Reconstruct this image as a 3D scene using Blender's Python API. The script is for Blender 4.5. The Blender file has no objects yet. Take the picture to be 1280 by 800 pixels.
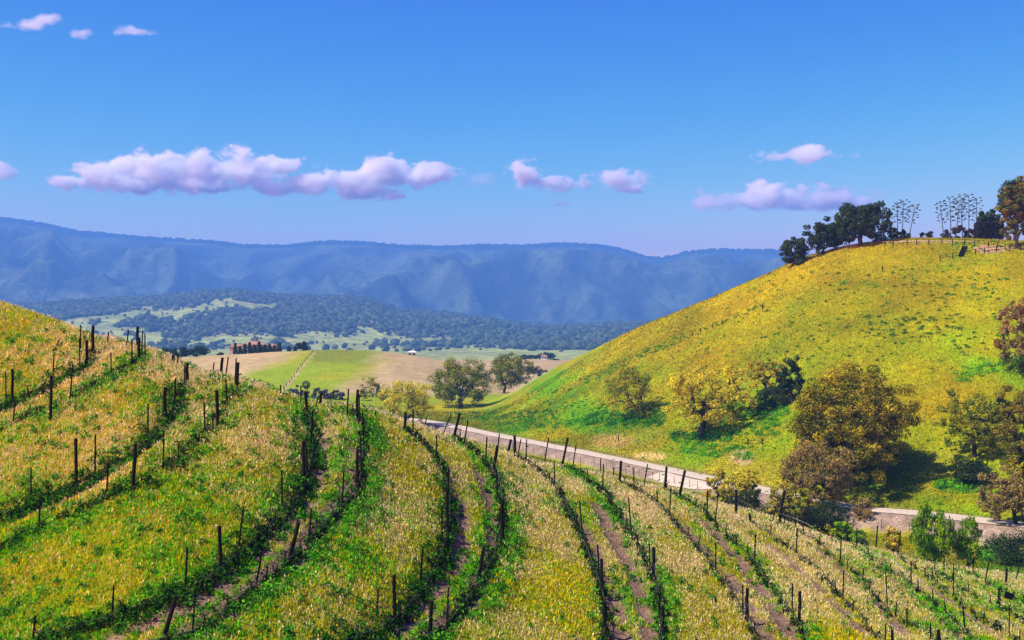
import bpy, math, random
import numpy as np
from mathutils import Vector, Matrix
R = math.radians
C = bpy.context.scene.collection
scene = bpy.context.scene
rng = np.random.default_rng(7)
random.seed(7)

# ------------------------------------------------------------------ camera, sky, sun, exposure
F = 1500.0          # focal length in photograph pixels (1280 wide)
EY = 400.0          # eye level row
cam_d = bpy.data.cameras.new('camera'); cam = bpy.data.objects.new('camera', cam_d); C.objects.link(cam)
cam_d.sensor_width = 36; cam_d.lens = F/1280*36; cam_d.clip_start = 0.5; cam_d.clip_end = 60000
cam.location = (0, 0, 0); cam.rotation_euler = (R(90), 0, 0)
scene.camera = cam

SUN_EL = 52.0
SUN_DIR = Vector((-0.90, -0.34, 0)).normalized()*math.cos(R(SUN_EL)) + Vector((0, 0, math.sin(R(SUN_EL))))
sd = bpy.data.lights.new('sun', 'SUN'); sd.energy = 5.0; sd.angle = R(0.5); sd.color = (1.0, 0.95, 0.80)
so = bpy.data.objects.new('sun', sd); C.objects.link(so)
so.rotation_euler = SUN_DIR.to_track_quat('Z', 'Y').to_euler(); so.location = (-50, 0, 80)

w = bpy.data.worlds.new('World'); scene.world = w; w.use_nodes = True
nt = w.node_tree; nt.nodes.clear()
sky = nt.nodes.new('ShaderNodeTexSky'); sky.sky_type = 'NISHITA'; sky.sun_disc = False
sky.sun_elevation = R(SUN_EL); sky.sun_rotation = math.atan2(SUN_DIR.x, SUN_DIR.y)
sky.altitude = 600; sky.air_density = 0.9; sky.dust_density = 0.6; sky.ozone_density = 4.0
# film response of the sky: deeper blue overhead, pale towards the horizon
sp_ = nt.nodes.new('ShaderNodeSeparateColor'); hs = nt.nodes.new('ShaderNodeCombineColor')
nt.links.new(sky.outputs[0], sp_.inputs[0])
for ch, ref, gain, pw in ((0, 3.32, .60, 4.4), (1, 4.91, .71, 2.4), (2, 6.17, .55, .4)):
    a_ = nt.nodes.new('ShaderNodeMath'); a_.operation = 'MULTIPLY'; a_.inputs[1].default_value = 1/ref
    b_ = nt.nodes.new('ShaderNodeMath'); b_.operation = 'POWER'; b_.inputs[1].default_value = pw
    c_ = nt.nodes.new('ShaderNodeMath'); c_.operation = 'MULTIPLY'; c_.inputs[1].default_value = gain*10
    nt.links.new(sp_.outputs[ch], a_.inputs[0]); nt.links.new(a_.outputs[0], b_.inputs[0]); nt.links.new(b_.outputs[0], c_.inputs[0]); nt.links.new(c_.outputs[0], hs.inputs[ch])
bg = nt.nodes.new('ShaderNodeBackground'); bg.inputs['Strength'].default_value = 0.10
out = nt.nodes.new('ShaderNodeOutputWorld')
nt.links.new(hs.outputs[0], bg.inputs['Color']); nt.links.new(bg.outputs[0], out.inputs['Surface'])
scene.view_settings.view_transform = 'Standard'; scene.view_settings.look = 'None'
scene.view_settings.exposure = 0.7; scene.view_settings.gamma = 1.0
scene.view_settings.use_curve_mapping = False
scene.render.engine = 'CYCLES'
cy = scene.cycles
cy.max_bounces = 18; cy.diffuse_bounces = 2; cy.glossy_bounces = 1; cy.transmission_bounces = 2
cy.volume_bounces = 16; cy.transparent_max_bounces = 8; cy.caustics_reflective = False; cy.caustics_refractive = False
cy.use_denoising = True; cy.use_adaptive_sampling = True; cy.adaptive_threshold = 0.01
cy.sample_clamp_indirect = 4.0

# ------------------------------------------------------------------ helpers
def tag(o, label=None, cat=None, group=None, kind=None):
    if label: o['label'] = label
    if cat: o['category'] = cat
    if group: o['group'] = group
    if kind: o['kind'] = kind
    return o

def empty(name, loc):
    o = bpy.data.objects.new(name, None); C.objects.link(o); o.location = loc
    o.empty_display_size = 0.3
    return o

def mesh_np(name, verts, faces, mat, parent=None, loc=None, smooth=False, col=None):
    """verts (N,3); faces: (M,k) array or list of such arrays; col (N,3|4) optional"""
    me = bpy.data.meshes.new(name)
    verts = np.asarray(verts, np.float32)
    if not isinstance(faces, list): faces = [faces]
    faces = [np.asarray(f, np.int32) for f in faces if len(f)]
    me.vertices.add(len(verts)); me.vertices.foreach_set('co', verts.ravel())
    nl = sum(f.size for f in faces); nf = sum(len(f) for f in faces)
    me.loops.add(nl); me.loops.foreach_set('vertex_index', np.concatenate([f.ravel() for f in faces]))
    tot = np.concatenate([np.full(len(f), f.shape[1], np.int32) for f in faces])
    st = np.concatenate([[0], np.cumsum(tot)[:-1]]).astype(np.int32)
    me.polygons.add(nf); me.polygons.foreach_set('loop_start', st); me.polygons.foreach_set('loop_total', tot)
    me.polygons.foreach_set('use_smooth', np.full(nf, smooth))
    me.update(calc_edges=True)
    if col is not None:
        c = np.ones((len(verts), 4), np.float32); c[:, :col.shape[1]] = col
        a = me.color_attributes.new('tint', 'FLOAT_COLOR', 'POINT'); a.data.foreach_set('color', c.ravel())
    if mat: me.materials.append(mat)
    o = bpy.data.objects.new(name, me); C.objects.link(o)
    if parent: o.parent = parent
    if loc is not None: o.location = loc
    return o

def hsh(ix, iy, s):
    n = (ix.astype(np.int64)*374761393 + iy.astype(np.int64)*668265263 + s*1274126177) & 0xffffffff
    n = ((n ^ (n >> 13))*1274126177) & 0xffffffff
    n = (n ^ (n >> 16)) & 0xffffff
    return n/float(0xffffff)
def vnoise(x, y, s=0):
    x = np.asarray(x, float); y = np.asarray(y, float)
    ix = np.floor(x); iy = np.floor(y); fx = x-ix; fy = y-iy
    fx = fx*fx*fx*(fx*(fx*6-15)+10); fy = fy*fy*fy*(fy*(fy*6-15)+10)
    a = hsh(ix, iy, s); b = hsh(ix+1, iy, s); c = hsh(ix, iy+1, s); d = hsh(ix+1, iy+1, s)
    return (a*(1-fx)+b*fx)*(1-fy) + (c*(1-fx)+d*fx)*fy
def fbm(x, y, s=0, o=4, g=0.5):
    r = 0; a = 1; t = 0
    for i in range(o):
        r = r + a*vnoise(x*2**i+i*17.3, y*2**i-i*9.1, s+i); t += a; a *= g
    return r/t            # 0..1
def ridged(x, y, s=0, o=4):
    r = 0; a = 1; t = 0
    for i in range(o):
        r = r + a*(1-np.abs(2*vnoise(x*2**i+i*7.7, y*2**i+i*3.1, s+i)-1)); t += a; a *= .5
    return r/t
def sstep(a, b, x):
    t = np.clip((x-a)/(b-a), 0, 1); return t*t*(3-2*t)
def smax(a, b, k): return 0.5*(a+b+np.sqrt((a-b)**2+k*k))

TPX = np.arange(-1500, 2900, 2.0)
def tab(d, sigma):
    xs = sorted(d); v = np.interp(TPX, xs, [d[k] for k in xs])
    n = int(sigma*3/2)+1; kx = np.arange(-n, n+1)*2.0; kk = np.exp(-kx**2/(2*sigma**2)); kk /= kk.sum()
    v = np.convolve(np.pad(v, n, mode='edge'), kk, 'valid')
    return lambda P: np.interp(P, TPX, v)

# ------------------------------------------------------------------ terrain height function
n_pc = tab({-600: 262, -300: 300, 0: 378, 50: 396, 105: 415, 118: 424, 150: 429, 180: 436, 215: 449, 240: 463, 262: 469, 290: 473, 305: 477,
            330: 484, 355: 493, 385: 504, 410: 507, 435: 509, 455: 513, 480: 518, 507: 529, 530: 537, 565: 549, 600: 557,
            640: 571, 665: 581, 700: 586, 760: 596, 780: 603, 800: 608, 830: 612, 850: 615, 900: 632, 950: 646, 1000: 662,
            1050: 680, 1100: 690, 1150: 704, 1200: 712, 1280: 722, 1600: 765}, 8)
n_yc = tab({-600: 112, -300: 105, 0: 95, 105: 84, 150: 80, 290: 77, 400: 76, 450: 78, 570: 82, 640: 88, 775: 92, 900: 93, 1050: 93, 1200: 103, 1280: 108, 1600: 125}, 40)
n_yb = tab({-600: 58, -300: 55, 0: 52, 250: 49, 500: 54, 750: 60, 950: 64, 1200: 68, 1280: 70, 1600: 80}, 40)
road_px = [(480, 521), (535, 527), (600, 540), (700, 560), (800, 580), (880, 597), (1050, 632), (1150, 642), (1280, 657), (1500, 680)]
ROADZ = -30.0
def road_world():
    pts = []
    for px, py in road_px:
        y = -ROADZ*F/(py-EY); pts.append(((px-640)/F*y, y))
    return pts
def dense(pts, step=2.0):
    P = [np.array(p, float) for p in pts]; P = [2*P[0]-P[1]]+P+[2*P[-1]-P[-2]]
    o = []
    for i in range(1, len(P)-2):
        a, b, c, d = P[i-1:i+3]; n = max(2, int(np.linalg.norm(c-b)/step))
        for k in range(n):
            t = k/n
            o.append(0.5*((2*b)+(-a+c)*t+(2*a-5*b+4*c-d)*t*t+(-a+3*b-3*c+d)*t**3))
    o.append(P[-2]); return np.array(o)
ROAD = dense(road_world(), 4.0)
_ry = tab({px: -ROADZ*F/(py-EY) for px, py in road_px}, 20)
def pdist(x, y, line, full=False):
    """distance to polyline; full -> also signed side and arclength"""
    x = np.asarray(x, float); y = np.asarray(y, float)
    best = np.full(x.shape, 1e9); side = np.zeros(x.shape); arc = np.zeros(x.shape); acc = 0
    for i in range(len(line)-1):
        ax, ay = line[i][:2]; bx, by = line[i+1][:2]; dx, dy = bx-ax, by-ay; L2 = dx*dx+dy*dy+1e-12
        t = np.clip(((x-ax)*dx+(y-ay)*dy)/L2, 0, 1)
        ex = x-ax-t*dx; ey = y-ay-t*dy; d = np.sqrt(ex*ex+ey*ey)
        m = d < best; best = np.where(m, d, best)
        if full:
            side = np.where(m, np.sign(dx*ey-dy*ex), side); arc = np.where(m, acc+t*math.sqrt(L2), arc)
        acc += math.sqrt(L2)
    return (best, side, arc) if full else best
h_pc = tab({400: 516, 560: 513, 600: 507, 640: 491, 670: 473, 700: 456, 740: 438, 800: 408, 850: 388, 900: 368, 950: 346, 975: 334, 1000: 322,
            1050: 308, 1085: 302, 1120: 299, 1200: 298, 1280: 301, 1600: 312, 2000: 330}, 10)
h_yc = tab({400: 500, 560: 470, 640: 450, 700: 430, 800: 385, 900: 360, 1000: 345, 1120: 330, 1280: 310, 1600: 280, 2000: 260}, 40)
g_pc = tab({-1200: 440, -200: 445, 100: 447, 230: 448, 300: 444, 380: 439, 440: 438, 490: 441, 530: 447, 570: 457, 600: 467, 640: 484, 700: 510, 800: 530}, 10)
s_pc = tab({500: 520, 570: 480, 595: 454, 620: 455, 640: 452, 670: 449, 700: 452, 760: 460, 860: 480, 1000: 520}, 8)
k_pc = tab({-600: 430, -100: 432, 60: 432, 134: 434, 165: 441, 190: 450, 215: 460, 260: 480, 340: 520, 420: 570, 480: 600}, 12)
w_pc = tab({-1200: 372, -300: 385, 0: 384, 60: 380, 150: 375, 210: 372, 250: 367, 290: 365, 340: 372, 400: 374, 440: 373, 470: 378, 500: 389, 560: 393, 620: 402,
            680: 410, 760: 407, 800: 405, 900: 400, 1100: 395, 2200: 380}, 7)
m_pc = tab({-1200: 260, -200: 262, 0: 275, 50: 281, 100: 292, 150: 296, 200: 300, 260: 303, 300: 308, 350: 309, 400: 304, 460: 305, 500: 309, 560: 310, 600: 308,
            650: 309, 700: 306, 750: 308, 780: 314, 810: 324, 830: 325, 860: 317, 900: 314, 960: 315, 980: 316, 1100: 330, 1300: 340, 2200: 320}, 5)

STRIPS = []          # world polylines of bare dirt (filled below), used for relief
def hill_curve(P, y, pc, yc, pb, yb, p, k):
    t = np.clip((yc-y)/(yc-yb), 0, None)
    py = pc+(pb-pc)*t**p
    z = -(py-EY)/F*y
    zc = -(pc-EY)/F*yc; d = np.clip(y-yc, 0, None)
    s0 = -(pc-EY)/F; lim = 0.45/(2*k)
    dd = np.minimum(d, lim)
    zb = zc+s0*d-k*dd*dd-0.45*(d-dd)
    return np.where(y > yc, zb, z)

def near_h(P, y):
    yb = n_yb(P); yc = n_yc(P); pc = n_pc(P)
    z = hill_curve(P, y, pc, yc, 810.0, yb, 1.6, 0.006)
    zb = -(810-EY)/F*yb
    zl = zb-0.10*(yb-y)
    zc_ = -2.0-0.5*np.abs(y)
    low = smax(zl, zc_, 1.0)
    return np.where(y < yb, low, z)

def rest_h(P, x, y):
    fl = -31.3-sstep(700, 2400, y)*44+sstep(900, 5200, y)*0
    z = fl
    # golden hill
    zg = hill_curve(P, y, g_pc(P), 620.0+0*P, 509.0, 435.0+0*P, 1.5, 0.0008)
    zg = np.where(y < 435, -40.0, zg)
    z = smax(z, zg, 0.8)
    zk = hill_curve(P, y, k_pc(P), 300.0+0*P, 640.0, 190.0+0*P, 1.4, 0.003); zk = np.where((y < 190) | (P > 470), -60.0, zk); z = smax(z, zk, 0.8)
    zs = hill_curve(P, y, s_pc(P), 1000.0+0*P, 462.0, 850.0+0*P, 1.3, 0.0008)
    zs = np.where(y < 850, -60, zs)
    z = smax(z, zs, 1.5)
    # wooded mid range
    wc = w_pc(P); ywc = 4300.0
    zw = hill_curve(P, y, wc, ywc+0*P, 447.0, 2300.0+0*P, 1.15, 0.0002)
    zw = np.where(y < 2300, -90, zw)
    env = sstep(2400, 3000, y)*(1-0.75*sstep(3900, 4300, y))
    zw = zw+env*(ridged(x/900.0, y/1400.0, 5, 4)-0.5)*75
    lw = -(wc-EY)/F*y-6*(1-sstep(4000, 4300, y)); zw = np.where(y < 4320, -smax(-zw, -lw, 3.0), zw)
    z = smax(z, zw, 6.0)
    # mountains
    zm = hill_curve(P, y, m_pc(P), 9000.0+0*P, 432.0, 5300.0+0*P, 1.25, 0.0001)
    zm = np.where(y < 5300, -120, zm)
    env = sstep(5300, 6200, y)*(1-0.97*sstep(7400, 8900, y))
    zm = zm+env*(ridged(x/1150.0+0.35*y/2000, y/2600.0, 11, 5)-0.55)*680+env*(ridged(x/420.0-0.2*y/420, y/1100.0, 19, 4)-.5)*230
    lim = -(m_pc(P)-EY)/F*y-25*(1-sstep(8500, 9000, y)); zm = np.where(y < 9050, -smax(-zm, -lim, 8.0), zm)
    z = smax(z, zm, 10.0)
    return z

def ground_h(x, y, relief=True):
    x = np.asarray(x, float); y = np.asarray(y, float)
    P = 640+F*x/np.maximum(y, 3.0)
    zn = near_h(P, y)
    z = rest_h(P, x, y)
    # right hill, road bench and bank
    ryy = _ry(P); yb = ryy+4.0
    zh = hill_curve(P, y, h_pc(P), h_yc(P), EY+30.0/yb*F, yb, 1.4, 0.003)
    m = (P > 420) & (y > yb)
    zh = np.where(m, zh, -60.0)
    z = smax(z, zh, 0.7)
    sel = (y > 140) & (y < 480) & (P > 300)
    if np.any(sel):
        xs, ys, Ps = x[sel], y[sel], P[sel]
        d = pdist(xs, ys, ROAD)
        nearside = (ys < _ry(Ps))
        zz = z[sel]
        drop = -1.3*sstep(900, 1000, Ps)-0.4
        zz = np.where(nearside, (ROADZ+drop-0.9)+0*zz, zz)
        wgt = np.where(nearside, 1-sstep(3.2, 8.5, d), 1-sstep(3.0, 6.5, d))
        zz = ROADZ*wgt+zz*(1-wgt)
        fade = sstep(140, 150, ys)
        z[sel] = zz
    dr = np.full(x.shape, 99.0); dr[sel] = d if np.any(sel) else 99.0
    z = z+(fbm(x/14, y/14, 31, 3)-.5)*0.9*sstep(130, 200, y)*sstep(3.0, 12.0, dr)*(1-sstep(600, 900, y)*0.5)
    nm = zn+(fbm(x/3.2, y/3.2, 21, 3)-.5)*0.30
    if relief and STRIPS:
        q = (y < 130) & (y > 35)
        if np.any(q):
            xs, ys = x[q], y[q]; dz = np.zeros(xs.shape)
            for ln, wd, dp in STRIPS:
                dmin = pdist(xs, ys, ln)
                dz = np.minimum(dz, -dp*np.exp(-(dmin/wd)**2))
            nm[q] += dz
    far = y > 170
    z = np.where(far, z, smax(nm, z, 0.8))
    return z

def to_px(x, y, z): return 640+F*x/y, EY-F*z/y
def hit(px, py, ymin=30.0, ymax=1200.0, relief=True):
    """ground point seen at photograph pixel (px, py), first at distance >= ymin"""
    n = 1500
    ys = np.geomspace(ymin, ymax, n); xs = (px-640)/F*ys
    zs = ground_h(xs, ys, relief); pys = EY-F*zs/ys
    i = np.argmax(pys <= py)
    if not (pys[i] <= py): i = int(np.argmin(pys))
    if i > 0:
        a, b = pys[i-1], pys[i]; t = 0 if abs(a-b) < 1e-9 else (a-py)/(a-b); t = min(max(t, 0), 1)
        y = ys[i-1]+(ys[i]-ys[i-1])*t
    else: y = ys[0]
    x = (px-640)/F*y
    return float(x), float(y), float(ground_h(np.array([x]), np.array([y]), relief)[0])
def at(px, y): 
    x = (px-640)/F*y
    return x, y, float(ground_h(np.array([x]), np.array([y]))[0])
# ------------------------------------------------------------------ materials
def nodes(name):
    m = bpy.data.materials.new(name); m.use_nodes = True; n = m.node_tree; n.nodes.clear()
    o = n.nodes.new('ShaderNodeOutputMaterial'); return m, n, o
def principled(n, o, rough=0.9, spec=0.15):
    p = n.nodes.new('ShaderNodeBsdfPrincipled'); p.inputs['Roughness'].default_value = rough
    p.inputs['Specular IOR Level'].default_value = spec; n.links.new(p.outputs[0], o.inputs['Surface']); return p
def noise_fac(n, scale, lo, hi, detail=3, coord='Object', stretch=None, seedoff=0.0):
    tc = n.nodes.new('ShaderNodeTexCoord'); mp = n.nodes.new('ShaderNodeMapping')
    mp.inputs['Location'].default_value = (seedoff, seedoff*1.7, 0)
    if stretch: mp.inputs['Scale'].default_value = stretch
    nz = n.nodes.new('ShaderNodeTexNoise'); nz.inputs['Scale'].default_value = scale; nz.inputs['Detail'].default_value = detail
    r = n.nodes.new('ShaderNodeMapRange'); r.inputs['From Min'].default_value = .3; r.inputs['From Max'].default_value = .7
    r.inputs['To Min'].default_value = lo; r.inputs['To Max'].default_value = hi
    n.links.new(tc.outputs[coord], mp.inputs[0]); n.links.new(mp.outputs[0], nz.inputs['Vector']); n.links.new(nz.outputs['Fac'], r.inputs['Value'])
    return r.outputs[0], nz.outputs['Fac']
def mat_tinted(name, noises=((3.0, .7, 1.3),), bump=None, rough=0.95, spec=0.1, transl=0.0):
    """albedo = 'tint' attribute x procedural noise"""
    m, n, o = nodes(name); p = principled(n, o, rough, spec)
    a = n.nodes.new('ShaderNodeAttribute'); a.attribute_name = 'tint'
    cur = a.outputs['Color']
    for i, q in enumerate(noises):
        f, _ = noise_fac(n, q[0], q[1], q[2], seedoff=3.1*i)
        v = n.nodes.new('ShaderNodeVectorMath'); v.operation = 'SCALE'
        n.links.new(cur, v.inputs[0]); n.links.new(f, v.inputs['Scale']); cur = v.outputs[0]
    n.links.new(cur, p.inputs['Base Color'])
    if bump:
        tc = n.nodes.new('ShaderNodeTexCoord'); nz = n.nodes.new('ShaderNodeTexNoise'); nz.inputs['Scale'].default_value = bump[0]; nz.inputs['Detail'].default_value = 4
        b = n.nodes.new('ShaderNodeBump'); b.inputs['Strength'].default_value = bump[1]; b.inputs['Distance'].default_value = bump[2]
        n.links.new(tc.outputs['Object'], nz.inputs['Vector']); n.links.new(nz.outputs['Fac'], b.inputs['Height']); n.links.new(b.outputs[0], p.inputs['Normal'])
    if transl > 0:
        t = n.nodes.new('ShaderNodeBsdfTranslucent'); mx = n.nodes.new('ShaderNodeMixShader'); mx.inputs[0].default_value = transl
        n.links.new(cur, t.inputs['Color']); n.links.new(p.outputs[0], mx.inputs[1]); n.links.new(t.outputs[0], mx.inputs[2]); n.links.new(mx.outputs[0], o.inputs['Surface'])
    return m
def mat_flat(name, col, rough=0.8, spec=0.2, var=0.35, scale=8.0, metal=0.0, stretch=None):
    m, n, o = nodes(name); p = principled(n, o, rough, spec); p.inputs['Metallic'].default_value = metal
    rgb = n.nodes.new('ShaderNodeRGB'); rgb.outputs[0].default_value = (*col, 1)
    f, _ = noise_fac(n, scale, 1-var, 1+var, stretch=stretch)
    v = n.nodes.new('ShaderNodeVectorMath'); v.operation = 'SCALE'
    n.links.new(rgb.outputs[0], v.inputs[0]); n.links.new(f, v.inputs['Scale']); n.links.new(v.outputs[0], p.inputs['Base Color'])
    return m
M_near = mat_tinted('vineyard_soil', ((2.2, .7, 1.3), (9.0, .75, 1.25), (30.0, .6, 1.4)), bump=(14.0, .8, .12))
M_hill = mat_tinted('meadow', ((0.6, .82, 1.18), (2.5, .7, 1.3), (0.12, .88, 1.12)), bump=(1.6, .8, .5))
M_far = mat_tinted('far_terrain', ((0.004, .8, 1.2), (0.03, .6, 1.4)), bump=(0.02, 1.0, 25.0))
M_road = mat_flat('gravel', (.50, .40, .31), .95, .1, .16, 1.2)
M_grass = mat_tinted('grass', ((1.1, .85, 1.15),), rough=1, spec=0.0, transl=.30)
M_leaf = mat_tinted('leaves', ((0.9, .7, 1.3),), rough=.9, spec=.03, transl=.12)
M_bark = mat_flat('bark', (.045, .035, .028), .9, .1, .4, 6.0)
M_wood = mat_flat('old_wood', (.013, .011, .010), 1, .02, .45, 14.0, stretch=(1, 1, .15))
M_steel = mat_flat('rusty_steel', (.012, .010, .010), 1, .05, .4, 20.0)
M_vine = mat_flat('vine_bark', (.016, .012, .010), 1, .02, .4, 20.0)
M_hose = mat_flat('hose', (.05, .045, .042), .7, .2, .2, 10.0)
M_wire = mat_flat('wire', (.28, .26, .24), .45, .5, .2, 10.0, metal=.3)

# ------------------------------------------------------------------ vineyard rows (photograph pixels of the ground line)
ROWS = {
 'A': [(-30, 522), (0, 508), (15, 502), (40, 492), (67, 476), (90, 464), (109, 458), (117, 442)],
 'B': [(-30, 552), (17, 530), (36, 520), (63, 514), (89, 500), (115, 484), (139, 472), (165, 457), (178, 446)],
 'C': [(-30, 664), (0, 648), (39, 628), (60, 616), (95, 604), (119, 592), (150, 572), (185, 550), (206, 523), (219, 508), (231, 482)],
 'D': [(-30, 702), (15, 680), (50, 661), (100, 640), (134, 622), (167, 611), (205, 588), (255, 541), (271, 531), (283, 506), (296, 486)],
 'E': [(40, 808), (100, 790), (150, 772), (200, 750), (233, 738), (275, 713), (303, 686), (352, 641), (380, 603), (391, 560), (388, 530), (384, 514)],
 'F': [(185, 810), (245, 790), (285, 760), (322, 730), (362, 699), (387, 673), (430, 632), (448, 608), (453, 570), (455, 545), (450, 528), (440, 518)],
 'G': [(420, 812), (450, 795), (493, 773), (528, 733), (552, 690), (561, 658), (562, 625), (557, 600), (546, 575), (530, 557), (516, 545), (507, 540)],
 'H': [(495, 812), (530, 796), (561, 778), (599, 727), (620, 690), (628, 660), (627, 635), (621, 606), (608, 582), (580, 556), (566, 549)],
 'I': [(750, 812), (756, 790), (756, 760), (752, 738), (741, 705), (725, 667), (712, 640), (693, 609), (675, 592), (658, 580), (643, 572)],
 'J': [(824, 812), (828, 790), (824, 760), (816, 722), (801, 690), (786, 666), (770, 640), (754, 617), (735, 603), (717, 590), (703, 582)],
 'K': [(952, 812), (934, 776), (918, 750), (895, 715), (875, 690), (858, 667), (838, 645), (815, 626), (793, 613), (776, 605)],
 'L': [(1014, 812), (1000, 783), (985, 763), (968, 740), (944, 706), (920, 680), (894, 655), (870, 634), (850, 623), (832, 614)],
 'M': [(1118, 812), (1095, 795), (1075, 772), (1054, 751), (1025, 720), (996, 695), (967, 673), (938, 655), (920, 645)],
 'N': [(1185, 812), (1163, 797), (1137, 780), (1107, 757), (1080, 727), (1051, 702), (1037, 692), (1022, 680), (1009, 672), (990, 664), (974, 657)],
 'O': [(1230, 812), (1204, 789), (1174, 760), (1139, 734), (1105, 711), (1085, 697), (1071, 688)],
 'P': [(1300, 822), (1261, 796), (1240, 780), (1215, 765), (1190, 746), (1166, 728), (1145, 713), (1122, 698)],
 'Q': [(1310, 800), (1280, 780), (1248, 759), (1215, 745), (1185, 726), (1160, 712)],
 'R': [(1320, 785), (1290, 762), (1258, 745), (1232, 730), (1205, 718), (1182, 712)],
}
DIRT = {   # centre line, half width (m), trough depth
 'A': ([(-20, 520), (15, 504), (60, 484), (100, 462), (112, 452)], .6, .35),
 'C': ([(30, 636), (60, 621), (100, 606), (150, 576), (190, 545), (212, 516), (228, 486)], .8, .45),
 'E': ([(110, 812), (175, 778), (235, 752), (275, 726), (310, 694), (340, 668), (368, 640), (390, 605), (400, 572), (399, 545), (392, 525)], .8, .45),
 'F': ([(195, 812), (270, 768), (310, 738), (350, 708), (375, 680), (425, 630), (441, 604), (443, 572), (441, 550)], .8, .3),
 'G': ([(450, 812), (515, 762), (545, 725), (563, 700), (576, 678), (578, 650), (571, 620), (563, 597)], .9, .45),
 'H': ([(512, 808), (575, 760), (600, 725), (612, 690), (616, 660), (612, 630), (603, 600), (592, 579)], .6, .3),
 'I': ([(778, 812), (773, 775), (765, 740), (752, 705), (738, 675), (722, 650), (705, 623)], .9, .4),
 'J': ([(815, 812), (808, 770), (797, 730), (783, 700), (768, 672), (755, 645), (742, 622)], .8, .35),
 'K': ([(968, 812), (948, 775), (926, 740), (906, 712), (886, 690), (866, 668), (846, 650)], .8, .35),
 'L': ([(1005, 812), (980, 775), (962, 750), (945, 725), (925, 700), (905, 677), (883, 653)], .9, .35),
 'M': ([(1108, 812), (1065, 772), (1037, 745), (1007, 717), (977, 691), (947, 667)], .7, .3),
 'N': ([(1150, 812), (1118, 775), (1092, 745), (1062, 718), (1040, 697), (1010, 678)], .9, .35),
 'O': ([(1212, 806), (1174, 768), (1139, 741), (1105, 717), (1080, 702)], .6, .25),
 'P': ([(1290, 822), (1232, 783), (1190, 752), (1160, 730), (1135, 712)], .7, .3),
 'Q': ([(1310, 812), (1248, 768), (1200, 742), (1165, 720)], .5, .2),
 'R': ([(1320, 792), (1270, 760), (1230, 738), (1195, 722)], .5, .2),
}
def row_world(pix):
    return dense([hit(px, py, 30, 200, False)[:2] for px, py in pix], 1.0)
for k, (ln, wd, dp) in DIRT.items(): STRIPS.append((row_world(ln)[::2], wd, dp))
DIRTW = {k: s for k, s in zip(DIRT, STRIPS)}
ROWW = {k: row_world(v) for k, v in ROWS.items()}

# colour fields --------------------------------------------------------------
GRN = np.array([.07, .24, .001]); YGR = np.array([.25, .27, .001]); OCH = np.array([.29, .22, .004]); PAL = np.array([.60, .46, .20])
DGR = np.array([.030, .12, .008]); DIRTC = np.array([.19, .115, .075]); YEL = np.array([.42, .30, .006])
# control points in the photograph: px, py, then shares of green, yellow-green, ochre, pale, yellow
CP = np.array([
 (30, 420, .1, .35, .5, .15, .05), (80, 440, .0, .2, .65, .25, .05), (10, 470, .15, .3, .45, .2, 0), (140, 450, .0, .15, .35, .6, 0), (200, 460, .0, .2, .3, .55, 0),
 (170, 500, .2, .3, .35, .25, 0), (60, 560, .15, .35, .4, .15, 0), (20, 590, .3, .35, .25, .15, 0), (150, 540, .15, .3, .4, .2, 0),
 (250, 500, .1, .25, .35, .35, 0), (60, 680, .4, .4, .1, .1, .05), (150, 680, .45, .4, .1, .05, .05), (40, 760, .4, .4, .15, .05, 0), (230, 620, .4, .35, .15, .1, .05),
 (300, 600, .3, .35, .25, .15, 0), (340, 530, .05, .2, .4, .5, 0), (300, 510, .1, .25, .35, .4, 0), (350, 580, .1, .3, .3, .4, 0), (420, 520, .2, .3, .25, .35, 0),
 (420, 590, .4, .35, .15, .15, 0), (300, 740, .5, .3, .15, .05, 0), (500, 560, .05, .3, .35, .4, 0), (500, 640, .2, .35, .3, .25, 0), (430, 690, .45, .4, .1, .1, .05),
 (350, 770, .2, .4, .35, .1, .1), (400, 750, .15, .4, .35, .15, .05), (570, 580, .1, .35, .3, .35, 0), (590, 700, .4, .35, .2, .1, 0), (600, 640, .3, .4, .3, .1, 0),
 (560, 545, .05, .3, .3, .45, 0), (660, 600, .05, .1, .25, .75, 0), (690, 660, .0, .15, .3, .7, 0), (700, 740, .1, .3, .4, .1, .4), (620, 780, .25, .35, .3, .15, .05),
 (660, 760, .2, .35, .25, .1, .25), (740, 640, .3, .35, .3, .15, 0), (790, 740, .45, .3, .25, .05, 0), (710, 600, .15, .3, .3, .35, 0), (790, 640, .0, .05, .2, .85, 0),
 (850, 700, .0, .15, .4, .6, 0), (870, 770, .0, .2, .45, .45, 0), (900, 700, .1, .3, .45, .1, .1), (860, 650, .2, .3, .35, .3, 0), (900, 660, .0, .15, .35, .6, 0),
 (980, 740, .0, .2, .3, .6, .05), (1050, 790, .05, .35, .25, .2, .5), (1000, 690, .0, .15, .3, .6, 0), (960, 650, .1, .3, .25, .45, 0), (1070, 710, .1, .25, .3, .45, 0),
 (1110, 740, .1, .25, .4, .4, 0), (1100, 690, .4, .25, .15, .3, 0), (1180, 760, .3, .35, .25, .25, 0), (1230, 740, .35, .3, .2, .25, 0), (1260, 700, .4, .3, .2, .2, 0), (1150, 690, .3, .35, .2, .2, .1), (1250, 790, .3, .35, .2, .2, 0)])
def near_weights(P, py, x, y):
    dx = (P[:, None]-CP[None, :, 0])/55.0; dy = (py[:, None]-CP[None, :, 1])/40.0
    wgt = 1/(dx*dx+dy*dy+.12)**2.2
    return (wgt@CP[:, 2:])/wgt.sum(1, keepdims=True)
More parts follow.
